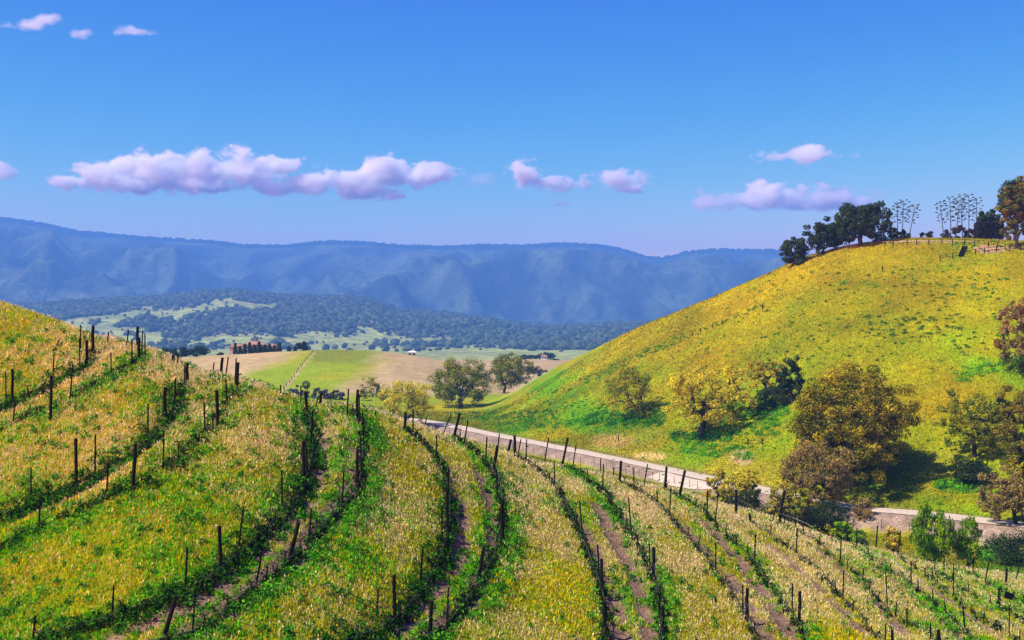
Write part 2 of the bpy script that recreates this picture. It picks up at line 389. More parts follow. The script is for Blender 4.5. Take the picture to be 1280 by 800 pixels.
def dirt_amount(x, y, grow=1.0):
    a = np.zeros(x.shape); n = fbm(x/.9, y/.9, 77, 3)
    for ln, wd, dp in STRIPS:
        d = pdist(x, y, ln); a = np.maximum(a, (1-sstep(.35, 1.2, d/(wd*grow*(.25+1.2*n))))*sstep(.30, .42, n))
    return a
GPAL = np.stack([GRN, YGR, OCH, PAL, YEL])
def species(P, py, x, y):
    W = near_weights(P, py, x, y)
    n1 = fbm(x/2.6, y/2.6, 41, 4); n2 = fbm(x/1.1, y/1.1, 42, 3); n3 = fbm(x/3.5, y/3.5, 43, 4)
    W = W.copy()
    W[:, 0] *= np.clip((n1-.40)*5.5, .12, 3); W[:, 3] *= np.clip((n3-.34)*4.5, .25, 2.5); W[:, 2] *= np.clip((n2-.3)*3, .3, 2); W[:, 4] *= np.clip((n1-.3)*3, .2, 2)
    # bright weeds beside the lower member of each pair of rows
    for k, off, amt in (('F', .9, .9), ('H', .8, .9), ('J', -.3, .7), ('E', .3, .45), ('D', .2, .3), ('B', .2, .35), ('L', .2, .3), ('O', -.5, .6), ('R', .5, .5)):
        d = pdist(x, y, ROWW[k]); W[:, 0] += amt*2.0*(1-sstep(.5, 1.7, d))*np.clip((n2-.38)*6, 0, 1.6)
    return W/W.sum(1, keepdims=True)

def grid_ground(name, pxs, ys, colfn, mat, smooth=True):
    P, Y = np.meshgrid(pxs, ys); X = (P-640)/F*Y
    Z = ground_h(X, Y)
    V = np.stack([X, Y, Z], -1).reshape(-1, 3); nx = len(pxs); ny = len(ys)
    i = np.arange(nx-1); j = np.arange(ny-1); I, J = np.meshgrid(i, j); a = (J*nx+I).ravel()
    Fq = np.stack([a, a+1, a+1+nx, a+nx], -1)
    col = colfn(P.ravel(), Y.ravel(), X.ravel(), Z.ravel())
    o = mesh_np(name, V, Fq, mat, smooth=smooth, col=col); o['kind'] = 'structure'; return o
def pxgrid(step): return np.concatenate([np.arange(-1400, -120, 40.0), np.arange(-120, 1400, step), np.arange(1400, 2681, 40.0)])
def col_near(P, Y, X, Z):
    py = EY-F*Z/Y; c = np.zeros((len(P), 3)); n = 60000
    for s in range(0, len(P), n):
        q = slice(s, s+n); W = species(P[q], py[q], X[q], Y[q])
        base = W@(GPAL*np.array([.62, .62, .6, .55, .6])[:, None])
        m = (Y[q] > 35) & (Y[q] < 130)
        D = dirt_amount(X[q], Y[q])*m
        g = fbm(X[q]/.5, Y[q]/.5, 51, 3)
        dc = DIRTC[None]*(.65+.7*g)[:, None]
        c[q] = base*(1-D)[:, None]+dc*D[:, None]
    return c
YS_NEAR = np.concatenate([np.arange(3, 40, 2.0), np.arange(40, 132, .28), np.arange(132, 170, 1.2), [170.0]])
near = grid_ground('vineyard_hillside', pxgrid(4.0), YS_NEAR, col_near, M_near)

RC = np.array([  # right hill and valley: px, py, colour shares: green, yellow-green, ochre, pale, yellow, brightgreen
 (720, 455, .1, .4, .1, .05, .6), (800, 430, 0, .4, .25, .0, .7), (900, 385, 0, .3, .2, 0, .9), (1000, 335, 0, .35, .2, 0, .8), (1100, 320, 0, .5, .2, 0, .6), (1200, 330, .1, .6, .15, 0, .4),
 (1270, 340, .1, .6, .2, 0, .3), (660, 480, .9, .3, 0, 0, .0), (690, 468, .8, .4, 0, 0, 0), (820, 450, .3, .6, .2, 0, .3), (900, 420, .1, .6, .45, 0, .2), (1000, 390, .1, .6, .3, 0, .3), (1100, 390, .1, .7, .35, 0, .2),
 (1150, 395, .05, .4, .7, 0, .1), (1220, 420, .2, .8, .2, 0, .1), (880, 450, .05, .4, .7, 0, .1), (760, 470, .3, .6, .3, 0, .3), (700, 510, .6, .5, .2, 0, .1), (650, 500, .3, .5, .4, 0, .2),
 (1060, 440, .05, .6, .4, 0, .1), (1180, 470, .05, .3, .8, 0, .1), (1150, 500, .05, .3, .75, 0, .1), (1230, 465, .6, .5, .1, 0, 0), (640, 525, .9, .3, .1, 0, 0), (750, 530, 1, .2, .05, 0, 0), (700, 530, 1, .3, .05, 0, 0),
 (700, 548, .1, .5, .6, 0, .1), (780, 550, .1, .45, .6, .1, .1), (850, 565, .5, .4, .3, 0, .1), (800, 575, .1, .5, .4, .1, .2), (920, 560, .7, .5, .1, 0, .1), (920, 585, .1, .5, .5, .1, .3), (960, 560, .4, .5, .3, 0, .1),
 (860, 520, .4, .6, .3, 0, .1), (930, 520, .7, .5, .1, 0, 0), (1120, 610, .1, .9, .1, .05, .1), (1160, 590, .05, .7, .35, .1, .1), (1200, 620, .5, .6, .1, 0, .1), (1170, 550, .1, .8, .3, 0, .1), (1100, 600, .2, .9, .1, 0, 0),
 (1100, 675, .1, .6, .2, 0, .5), (1200, 680, .1, .5, .2, 0, .6), (780, 600, .1, .7, .2, 0, .2), (580, 515, .3, .6, .2, 0, .3), (500, 510, .3, .8, .1, 0, .2), (1260, 690, .9, .1, 0, 0, 0), (560, 505, .1, .6, .3, 0, .4)])
GPAL2 = np.stack([np.array([.045, .27, .000]), np.array([.23, .27, .000]), np.array([.28, .18, .001]), PAL*.75, np.array([.36, .29, .000])])
GOLD = np.array([.40, .28, .13])
def col_mid(P, Y, X, Z):
    py = EY-F*Z/Y; c = np.zeros((len(P), 3)); n = 60000
    for s in range(0, len(P), n):
        q = slice(s, s+n); p_, y_, x_, v_ = P[q], Y[q], X[q], py[q]
        dx = (p_[:, None]-RC[None, :, 0])/60.0; dy = (v_[:, None]-RC[None, :, 1])/32.0
        wgt = 1/(dx*dx+dy*dy+.12)**2; W = (wgt@RC[:, 2:7])/wgt.sum(1, keepdims=True)
        n1 = fbm(x_/9, y_/13, 61, 5); n2 = fbm(x_/2.2, y_/4.0, 62, 4); n3 = fbm(x_/26+3, y_/15, 63, 4)
        W[:, 0] *= np.clip((n1-.38)*6, .12, 2.6); W[:, 2] *= np.clip((n3-.3)*4, .2, 2.2); W[:, 4] *= np.clip((n2-.3)*4, .3, 2)
        W /= W.sum(1, keepdims=True); b = (W@GPAL2)*np.array([1.0, .92, .8])*(.48+.92*fbm(x_/16+9, y_/22, 68, 5))[:, None]
        # road bank: bare purplish brown earth on the near side; ruts
        dr, side, arc = pdist(x_, y_, ROAD, True); nearside = y_ < _ry(p_)
        bank = nearside*(1-sstep(7.0, 8.6, dr+fbm(x_/2, y_/2, 64, 3)*1.6))
        bc = np.array([.29, .20, .145])*(.6+.8*fbm(x_/1.2, y_/2.5, 65, 4))[:, None]
        b = b*(1-bank[:, None])+bc*bank[:, None]
        verge = (~nearside)*(1-sstep(3.2, 4.6, dr)); b = b*(1-.6*verge[:, None])+np.array([.2, .14, .07])*.6*verge[:, None]
        # brown cut patches in the slope
        for (cx, cyy, rx, ry, cc) in ((925, 572, 14, 9, (.42, .27, .12)), (765, 552, 26, 9, (.33, .22, .05)), (1238, 311, 26, 4.5, (.42, .27, .16)), (1150, 302, 60, 1.5, (.40, .30, .15)), (815, 570, 22, 5, (.46, .33, .10))):
            e = 1-sstep(.6, 1.3, np.sqrt(((p_-cx)/rx)**2+((v_-cyy)/ry)**2)+(n2-.5)*.9); e = e*(y_ < 480); b = b*(1-e[:, None])+np.array(cc)*e[:, None]
        # golden hill
        g = sstep(425, 450, y_)*(p_ < 720)
        gn = fbm(x_/18, y_/40, 66, 4)
        top = 1-sstep(0, 1, (v_-(460+26*(gn-.5)*2))/12.0)        # upper part dry
        right = sstep(430, 470, p_+(v_-470)*1.3+60*(gn-.5))
        dry = np.clip(np.maximum(top*(1-sstep(335, 375, p_+(v_-445)*1.5+50*(gn-.5))), right*sstep(438, 450, v_+8*(gn-.5)+100*(p_ > 430))*(1-sstep(488, 500, v_+10*(gn-.5)))), 0, 1)
        gold = GOLD*(.8+.4*fbm(x_/5, y_/30, 67, 4))[:, None]
        gg = np.array([.27, .27, .005])*(1-.5*sstep(.45, .6, gn))[:, None]+np.array([.16, .29, .004])*(.5*sstep(.45, .6, gn))[:, None]
        olive = np.array([.16, .17, .012]); ol = (1-sstep(452, 462, v_+20*(gn-.5)))*sstep(388, 396, p_)*(1-sstep(430, 500, p_))*.8
        gg = gg*(1-ol[:, None])+olive*ol[:, None]
        gb = gold*dry[:, None]+gg*(1-dry[:, None])
        tl = 393-(v_-440)*45/55.0; td = np.abs(p_-tl)/(1.2+(v_-440)*.05)
        tr = (1-sstep(.6, 1.3, td))*(v_ > 439)*(v_ < 500)*(.5+.5*sstep(.2, .45, td)); gb = gb*(1-tr[:, None])+np.array([.42, .30, .14])*tr[:, None]
        gb = np.where((y_ > 700)[:, None], GOLD*(.75+.4*gn)[:, None], gb)
        b = b*(1-g[:, None])+gb*g[:, None]
        c[q] = b
    return c
YS_MID = np.concatenate([np.arange(170, 480, 1.0), np.arange(480, 700, 2.0), np.geomspace(700, 1300, 70)])
mid = grid_ground('meadow_hills', pxgrid(4.0), YS_MID, col_mid, M_hill)

def wood_mask(x, y):
    n = fbm(x/420, y/700, 71, 5); return n
def col_far(P, Y, X, Z):
    py = EY-F*Z/Y
    n = wood_mask(X, Y); v = fbm(X/90, Y/200, 72, 4)
    up = 1-sstep(395, 425, py)
    meadow = sstep(.43, .52, n+.14*(v-.5)-.20*up)*(Y < 5000)
    fo = np.array([.07, .085, .045])*(.7+.6*v)[:, None]; me = np.array([.27, .29, .07])*(.85+.3*v)[:, None]
    br = np.array([.20, .15, .10]); bm = sstep(.5, .58, fbm(X/380, Y/500, 73, 4))*(Y < 5000)*.8
    fo = fo*(1-bm[:, None])+br*bm[:, None]
    c = fo*(1-meadow[:, None])+me*meadow[:, None]
    mt = sstep(4700, 5300, Y); rn = fbm(X/220, Y/500, 74, 5)
    mc = np.array([.050, .062, .028])*(.25+1.5*sstep(.25, .75, rn))[:, None]  # tone contrast put into the colour to bring out the shading of the folds
    c = c*(1-mt[:, None])+mc*mt[:, None]
    # pale meadow on the left foothill
    e = 1-sstep(.5, 1.2, np.sqrt(((P-65)/52)**2+((py-372)/9)**2)+.7*(v-.5)); e = e*(Y > 3000); c = c*(1-.8*e[:, None])+np.array([.14, .16, .07])*.8*e[:, None]
    return c
YS_FAR = np.concatenate([np.geomspace(1300, 4400, 260), np.linspace(4420, 9400, 260), np.linspace(9500, 12500, 12)])
far = grid_ground('mountains', pxgrid(4.0), YS_FAR, col_far, M_far)

# ------------------------------------------------------------------ haze: one closed box of even air
hv = np.array([(x, y, z) for z in (-160, 800) for y in (-60, 13200) for x in (-13000, 13000)], float)
hf = np.array([(0, 2, 3, 1), (4, 5, 7, 6), (0, 1, 5, 4), (2, 6, 7, 3), (0, 4, 6, 2), (1, 3, 7, 5)])
hm, hn, ho = nodes('air'); pv = hn.nodes.new('ShaderNodeVolumePrincipled')
pv.inputs['Color'].default_value = (.12, .35, .92, 1); pv.inputs['Density'].default_value = 0.00016; pv.inputs['Anisotropy'].default_value = 0.0
hn.links.new(pv.outputs[0], ho.inputs['Volume'])
haze = mesh_np('haze', hv, hf, hm); haze['kind'] = 'stuff'
# ------------------------------------------------------------------ gravel road laid on its bench
def ribbon(name, line, off0, off1, z, mat):
    L = np.asarray(line); T = np.gradient(L, axis=0); T /= np.linalg.norm(T, axis=1)[:, None]; N = np.stack([-T[:, 1], T[:, 0]], -1)
    jit = (vnoise(np.arange(len(L))*.6, np.zeros(len(L)), 5)-.5)*.7
    offs = np.linspace(off0, off1, 7)
    V = []
    for k, o_ in enumerate(offs):
        e = jit*(1 if k in (0,) else -1 if k == 6 else 0)
        p = L+N*(o_+e)[:, None]; crown = 0.06*(1-((o_-(off0+off1)/2)/((off1-off0)/2))**2)
        V.append(np.concatenate([p, np.full((len(p), 1), 0)+z+crown], 1))
    V = np.stack(V, 1).reshape(-1, 3); n = len(L); a = (np.arange(n-1)[:, None]*7+np.arange(6)[None]).ravel()
    o = mesh_np(name, V, np.stack([a, a+1, a+8, a+7], -1), mat, smooth=True); o['kind'] = 'structure'; return o
ribbon('gravel_road', ROAD, -2.4, 2.4, ROADZ+.10, M_road)
spur = dense([hit(px, py, 150, 500)[:2] for px, py in ((898, 607), (872, 606), (842, 600), (822, 592))], 2.0)
sp = np.array([(p[0], p[1]) for p in spur])
L_ = sp; T_ = np.gradient(L_, axis=0); T_ /= np.linalg.norm(T_, axis=1)[:, None]; N_ = np.stack([-T_[:, 1], T_[:, 0]], -1)
V_ = []
for k, o_ in enumerate(np.linspace(-2.0, 2.0, 5)):
    p = L_+N_*o_; V_.append(np.concatenate([p, (ground_h(p[:, 0], p[:, 1])+.09)[:, None]], 1))
V_ = np.stack(V_, 1).reshape(-1, 3); a_ = (np.arange(len(sp)-1)[:, None]*5+np.arange(4)[None]).ravel()
mesh_np('gravel_track', V_, np.stack([a_, a_+1, a_+6, a_+5], -1), M_road, smooth=True)['kind'] = 'structure'

# ------------------------------------------------------------------ grass on the near hillside (uncountable: stuff)
def near_samples(n, y0, y1, plo=-90, phi=1370, seed=1):
    r = np.random.default_rng(seed)
    y = np.sqrt(r.uniform(y0*y0, y1*y1, n)); P = r.uniform(plo, phi, n); x = (P-640)/F*y
    return P, x, y
def blades(x, y, z, h, wd, lean, col, r, tipcol=None):
    """one bent blade (two triangles) per entry"""
    n = len(x); th = r.uniform(0, 2*np.pi, n); dx = np.cos(th); dy = np.sin(th); la = r.uniform(0, 2*np.pi, n); l = lean*r.uniform(.2, 1, n)*h
    B = np.stack([x, y, z-.02], -1); s = np.stack([dx, dy, 0*dx], -1)*(wd/2)[:, None]
    up = np.stack([np.cos(la)*l, np.sin(la)*l, h], -1)
    v = np.stack([B-s, B+s, B+up*.55+s*.8, B+up*.55-s*.8, B+up], 1).reshape(-1, 3)
    b = np.arange(n)*5
    q = np.stack([b, b+1, b+2, b+3], -1); t = np.stack([b+3, b+2, b+4], -1)
    c = np.repeat(col, 5, 0)
    if tipcol is not None: c = c.reshape(n, 5, 3); c[:, 4] = tipcol; c[:, 2:4] = .5*c[:, 2:4]+.5*tipcol[:, None]; c = c.reshape(-1, 3)
    return v, q, t, c
def make_grass():
    r = np.random.default_rng(11)
    P, x, y = near_samples(720000, 43, 118)
    k = y < n_yc(P)+6; P, x, y = P[k], x[k], y[k]
    z = ground_h(x, y); py = EY-F*z/y
    k = py < 870; P, x, y, z, py = P[k], x[k], y[k], z[k], py[k]
    D = np.zeros(len(x)); W = np.zeros((len(x), 5))
    for s in range(0, len(x), 80000):
        q = slice(s, s+80000); D[q] = dirt_amount(x[q], y[q]); W[q] = species(P[q], py[q], x[q], y[q])
    k = r.uniform(0, 1, len(x)) > D*1.0; P, x, y, z, py, W = P[k], x[k], y[k], z[k], py[k], W[k]
    n = len(x); cum = np.cumsum(W, 1); u = r.uniform(0, 1, n)[:, None]; sp = (u > cum).sum(1).clip(0, 4)
    pal = np.array([[.10, .43, .001], [.46, .50, .001], [.50, .40, .004], [.76, .57, .17], [.78, .62, .001]])
    H = np.array([.15, .17, .19, .22, .17])[sp]*r.uniform(.6, 1.35, n); wd = np.array([.085, .05, .042, .04, .055])[sp]*r.uniform(.7, 1.3, n)
    col = pal[sp]*r.uniform(.72, 1.28, n)[:, None]*np.stack([r.uniform(.85, 1.15, n), np.ones(n), r.uniform(.7, 1.3, n)], -1)
    tip = np.where((sp == 3)[:, None], np.array([.88, .69, .36])*r.uniform(.7, 1.15, n)[:, None], col)
    vs, qs, ts, cs = [], [], [], []; off = 0
    for rep in range(2):
        jx = r.normal(0, .05, n); jy = r.normal(0, .05, n)
        v, q, t, c = blades(x+jx, y+jy, z, H*r.uniform(.7, 1.1, n), wd, .55, col*r.uniform(.9, 1.1, n)[:, None], r, tip)
        vs.append(v); qs.append(q+off); ts.append(t+off); cs.append(c); off += len(v)
    # seed heads: small tilted diamonds on the pale grass
    k = ((sp == 3) & (r.uniform(0, 1, n) < .40)) | ((sp == 2) & (r.uniform(0, 1, n) < .07)); m = k.sum()
    th = r.uniform(0, 2*np.pi, m); s = np.stack([np.cos(th), np.sin(th), 0*th], -1)*r.uniform(.018, .042, m)[:, None]
    la = r.uniform(0, 2*np.pi, m); u3 = np.stack([np.cos(la)*.06, np.sin(la)*.06, np.full(m, .13)], -1)*r.uniform(.7, 1.3, m)[:, None]
    B = np.stack([x[k], y[k], z[k]+H[k]*.95], -1)
    v = np.stack([B, B+u3*.5+s, B+u3, B+u3*.5-s], 1).reshape(-1, 3); b = np.arange(m)*4+off
    vs.append(v); qs.append(np.stack([b, b+1, b+2, b+3], -1)); cs.append(np.repeat(np.array([.90, .70, .36])*r.uniform(.55, 1.1, m)[:, None], 4, 0)); off += len(v)
    o = mesh_np('meadow_grass', np.concatenate(vs), [np.concatenate(qs), np.concatenate(ts)], M_grass, col=np.concatenate(cs)); o['kind'] = 'stuff'
make_grass()

def leafclump(cx, cy, cz, rad, hgt, nleaf, size, col, r, flat=False):
    """arrays of leaf quads in low mounds at many centres"""
    n = len(cx); N = n*nleaf; i = np.repeat(np.arange(n), nleaf)
    th = r.uniform(0, 2*np.pi, N); rr = np.sqrt(r.uniform(0, 1, N)); hh = r.uniform(0, 1, N)*np.sqrt(np.clip(1-rr**2, .05, 1))
    Pp = np.stack([cx[i]+np.cos(th)*rr*rad[i], cy[i]+np.sin(th)*rr*rad[i], cz[i]+hh*hgt[i]], -1)
    s = size*r.uniform(.6, 1.4, N)
    a = r.normal(size=(N, 3)); a /= np.linalg.norm(a, axis=1)[:, None]; b = r.normal(size=(N, 3)); b -= a*(a*b).sum(1)[:, None]; b /= np.linalg.norm(b, axis=1)[:, None]
    a *= s[:, None]; b *= (s*.6)[:, None]
    v = np.stack([Pp-a, Pp+b, Pp+a, Pp-b], 1).reshape(-1, 3); f = np.arange(N*4).reshape(-1, 4)
    c = np.repeat(col[i]*r.uniform(.6, 1.35, N)[:, None], 4, 0)
    return v, f, c
def weeds():
    r = np.random.default_rng(5); X = []; Y = []; RR = []; CC = []
    for k, n, off, p0, p1 in (('E', 120, -.35, 0, 1), ('G', 110, -.3, 0, .8), ('C', 60, -.5, 0, 1), ('B', 40, 0, 0, 1), ('D', 60, .2, 0, 1), ('E', 70, 0.1, 0, 1), ('F', 110, .5, 0, 1), ('G', 50, .0, 0, .7), ('H', 100, .6, 0, 1), ('J', 60, -.1, 0, 1), ('L', 25, 0, 0, 1), ('N', 12, 0, 0, 1), ('O', 35, -.4, 0, 1), ('I', 20, 0, 0, 1), ('C', 90, -.4, 0, 1), ('R', 40, .3, 0, 1), ('Q', 30, .3, 0, 1), ('A', 50, 0, 0, 1)):
        L = ROWW[k]; i = (r.uniform(p0, p1, n)*(len(L)-1)).astype(int); q = L[i]
        X.append(q[:, 0]+r.normal(off, .45, n)); Y.append(q[:, 1]+r.normal(0, .45, n)); RR.append(r.uniform(.15, .5, n))
        dk = .5 if k in 'EDCGA' else 1.0  # halved colour also darkens the strip for the shaded terrace bank
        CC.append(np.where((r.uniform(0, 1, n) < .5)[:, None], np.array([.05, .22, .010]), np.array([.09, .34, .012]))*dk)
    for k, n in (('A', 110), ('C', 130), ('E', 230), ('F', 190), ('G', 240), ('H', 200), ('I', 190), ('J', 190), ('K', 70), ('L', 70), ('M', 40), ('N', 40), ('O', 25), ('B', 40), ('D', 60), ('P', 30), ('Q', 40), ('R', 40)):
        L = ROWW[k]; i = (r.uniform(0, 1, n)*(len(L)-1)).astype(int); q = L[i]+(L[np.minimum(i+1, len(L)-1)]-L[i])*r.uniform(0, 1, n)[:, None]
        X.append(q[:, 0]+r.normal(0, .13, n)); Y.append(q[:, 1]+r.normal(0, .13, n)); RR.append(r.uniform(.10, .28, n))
        CC.append(np.where((r.uniform(0, 1, n) < .55)[:, None], np.array([.022, .045, .010]), np.array([.035, .09, .010])))  # near-black undergrowth; its colour also stands in for the shaded terrace banks
    n = 900; P, x, y = near_samples(n, 45, 85, -60, 480, 3); X.append(x); Y.append(y); RR.append(r.uniform(.12, .38, n)); CC.append(np.where((r.uniform(0, 1, n) < .6)[:, None], np.array([.04, .20, .012]), np.array([.12, .36, .012])))
    n = 420; P, x, y = near_samples(n, 60, 95, 480, 1280, 4); X.append(x); Y.append(y); RR.append(r.uniform(.08, .25, n)); CC.append(np.tile(np.array([.06, .22, .012]), (n, 1)))
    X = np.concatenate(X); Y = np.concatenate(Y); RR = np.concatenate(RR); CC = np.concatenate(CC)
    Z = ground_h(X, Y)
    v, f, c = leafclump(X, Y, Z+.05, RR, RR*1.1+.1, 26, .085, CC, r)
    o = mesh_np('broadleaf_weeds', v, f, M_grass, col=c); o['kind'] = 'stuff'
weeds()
# dry clods and fallen straw on the bare strips
def clods():
    r = np.random.default_rng(9); X = []; Y = []
    for k, (ln, wd, dp) in DIRTW.items():
        n = 700 if k in 'EFGHIJKL' else 350
        i = r.integers(0, len(ln)-1, n); t = r.uniform(0, 1, n)[:, None]; q = ln[i]*(1-t)+ln[i+1]*t
        X.append(q[:, 0]+r.normal(0, wd*.55, n)); Y.append(q[:, 1]+r.normal(0, wd*.55, n))
    X = np.concatenate(X); Y = np.concatenate(Y); Z = ground_h(X, Y); n = len(X)
    s = r.uniform(.025, .085, n); th = r.uniform(0, 2*np.pi, n)
    base = np.array([(1, 0, 0), (0, 1, 0), (-1, 0, 0), (0, -1, 0), (0, 0, .8)])
    v = np.stack([X, Y, Z], -1)[:, None]+base[None]*s[:, None, None]*r.uniform(.6, 1.4, (n, 5, 1)); v = v.reshape(-1, 3); b = np.arange(n)*5
    t = np.concatenate([np.stack([b+i, b+(i+1) % 4, b+4], -1) for i in range(4)])
    c = np.repeat(DIRTC[None]*r.uniform(.5, 1.5, n)[:, None], 5, 0)
    o = mesh_np('soil_clods', v, t, M_near, col=c); o['kind'] = 'stuff'
clods()

# ------------------------------------------------------------------ posts, vines, wires
def tube_arrays(pts, rads, sides=6, cap=True):
    pts = np.asarray(pts, float); n = len(pts); T = np.gradient(pts, axis=0) if n > 1 else pts
    T /= np.linalg.norm(T, axis=1)[:, None]+1e-9
    ref = np.array([1., 0, 0]) if abs(T[0][0]) < .8 else np.array([0, 1., 0])
    A = np.cross(T, ref); A /= np.linalg.norm(A, axis=1)[:, None]+1e-9; Bn = np.cross(T, A)
    th = np.arange(sides)*2*np.pi/sides
    V = pts[:, None]+(A[:, None]*np.cos(th)[None, :, None]+Bn[:, None]*np.sin(th)[None, :, None])*np.asarray(rads)[:, None, None]
    V = V.reshape(-1, 3); a = np.arange(n-1)[:, None]*sides; s = np.arange(sides)[None]; s2 = (s+1) % sides
    Q = np.stack([(a+s).ravel(), (a+s2).ravel(), (a+sides+s2).ravel(), (a+sides+s).ravel()], -1)
    Tt = np.zeros((0, 3), int)
    if cap:
        V = np.concatenate([V, pts[:1], pts[-1:]]); e = len(V)-2
        Tt = np.array([(e, (k+1) % sides, k) for k in range(sides)]+[(e+1, (n-1)*sides+k, (n-1)*sides+(k+1) % sides) for k in range(sides)])
    return V, Q, Tt
def join(parts):
    V, Q, T = [], [], []; o = 0
    for v, q, t in parts:
        V.append(v); Q.append(q+o); T.append(t+o); o += len(v)
    return np.concatenate(V), [np.concatenate(Q), np.concatenate([t for t in T])]
def wood_mesh(seed):
    r = np.random.default_rng(seed)
    z = np.array([-.35, 0, .3, .7, 1.0]); pts = np.stack([r.normal(0, .008, 5), r.normal(0, .008, 5), z], -1)
    v, q, t = tube_arrays(pts, .085*np.array([1.05, 1.02, 1, .97, .93])*r.uniform(.95, 1.05, 5), 9)
    v[-1] += (r.normal(0, .02), 0, r.uniform(-.004, .01))
    staple, sq, st = tube_arrays(np.array([(-.09, -.04, .78), (.09, -.04, .78)]), [.008, .008], 4)
    return join([(v, q, t)])
def steel_mesh():
    # T section post with studs
    p = []
    def bx(x0, x1, y0, y1, z0, z1):
        v = np.array([(x, y, z) for z in (z0, z1) for y in (y0, y1) for x in (x0, x1)], float)
        return v, np.array([(0, 2, 3, 1), (4, 5, 7, 6), (0, 1, 5, 4), (2, 6, 7, 3), (0, 4, 6, 2), (1, 3, 7, 5)]), np.zeros((0, 3), int)
    p.append(bx(-.032, .032, -.008, .008, -.3, 1)); p.append(bx(-.008, .008, .008, .05, -.3, .995))
    for k in range(8): p.append(bx(-.018, .018, -.024, -.008, .2+k*.095, .225+k*.095))
    return join(p)
woods = []; 
def mk(name, arr, mat):
    o = mesh_np(name, arr[0], arr[1], mat); me = o.data; bpy.data.objects.remove(o); return me
WOODM = [mk('wooden_post', wood_mesh(i), M_wood) for i in range(4)]
STEELM = mk('steel_post', steel_mesh(), M_steel)
ORD = 'first second third fourth fifth sixth seventh eighth ninth tenth eleventh twelfth thirteenth fourteenth fifteenth sixteenth seventeenth eighteenth'.split()
ROWNAME = {k: ORD[i]+' vine row from the left' for i, k in enumerate('ABCDEFGHIJKLMNOPQR')}
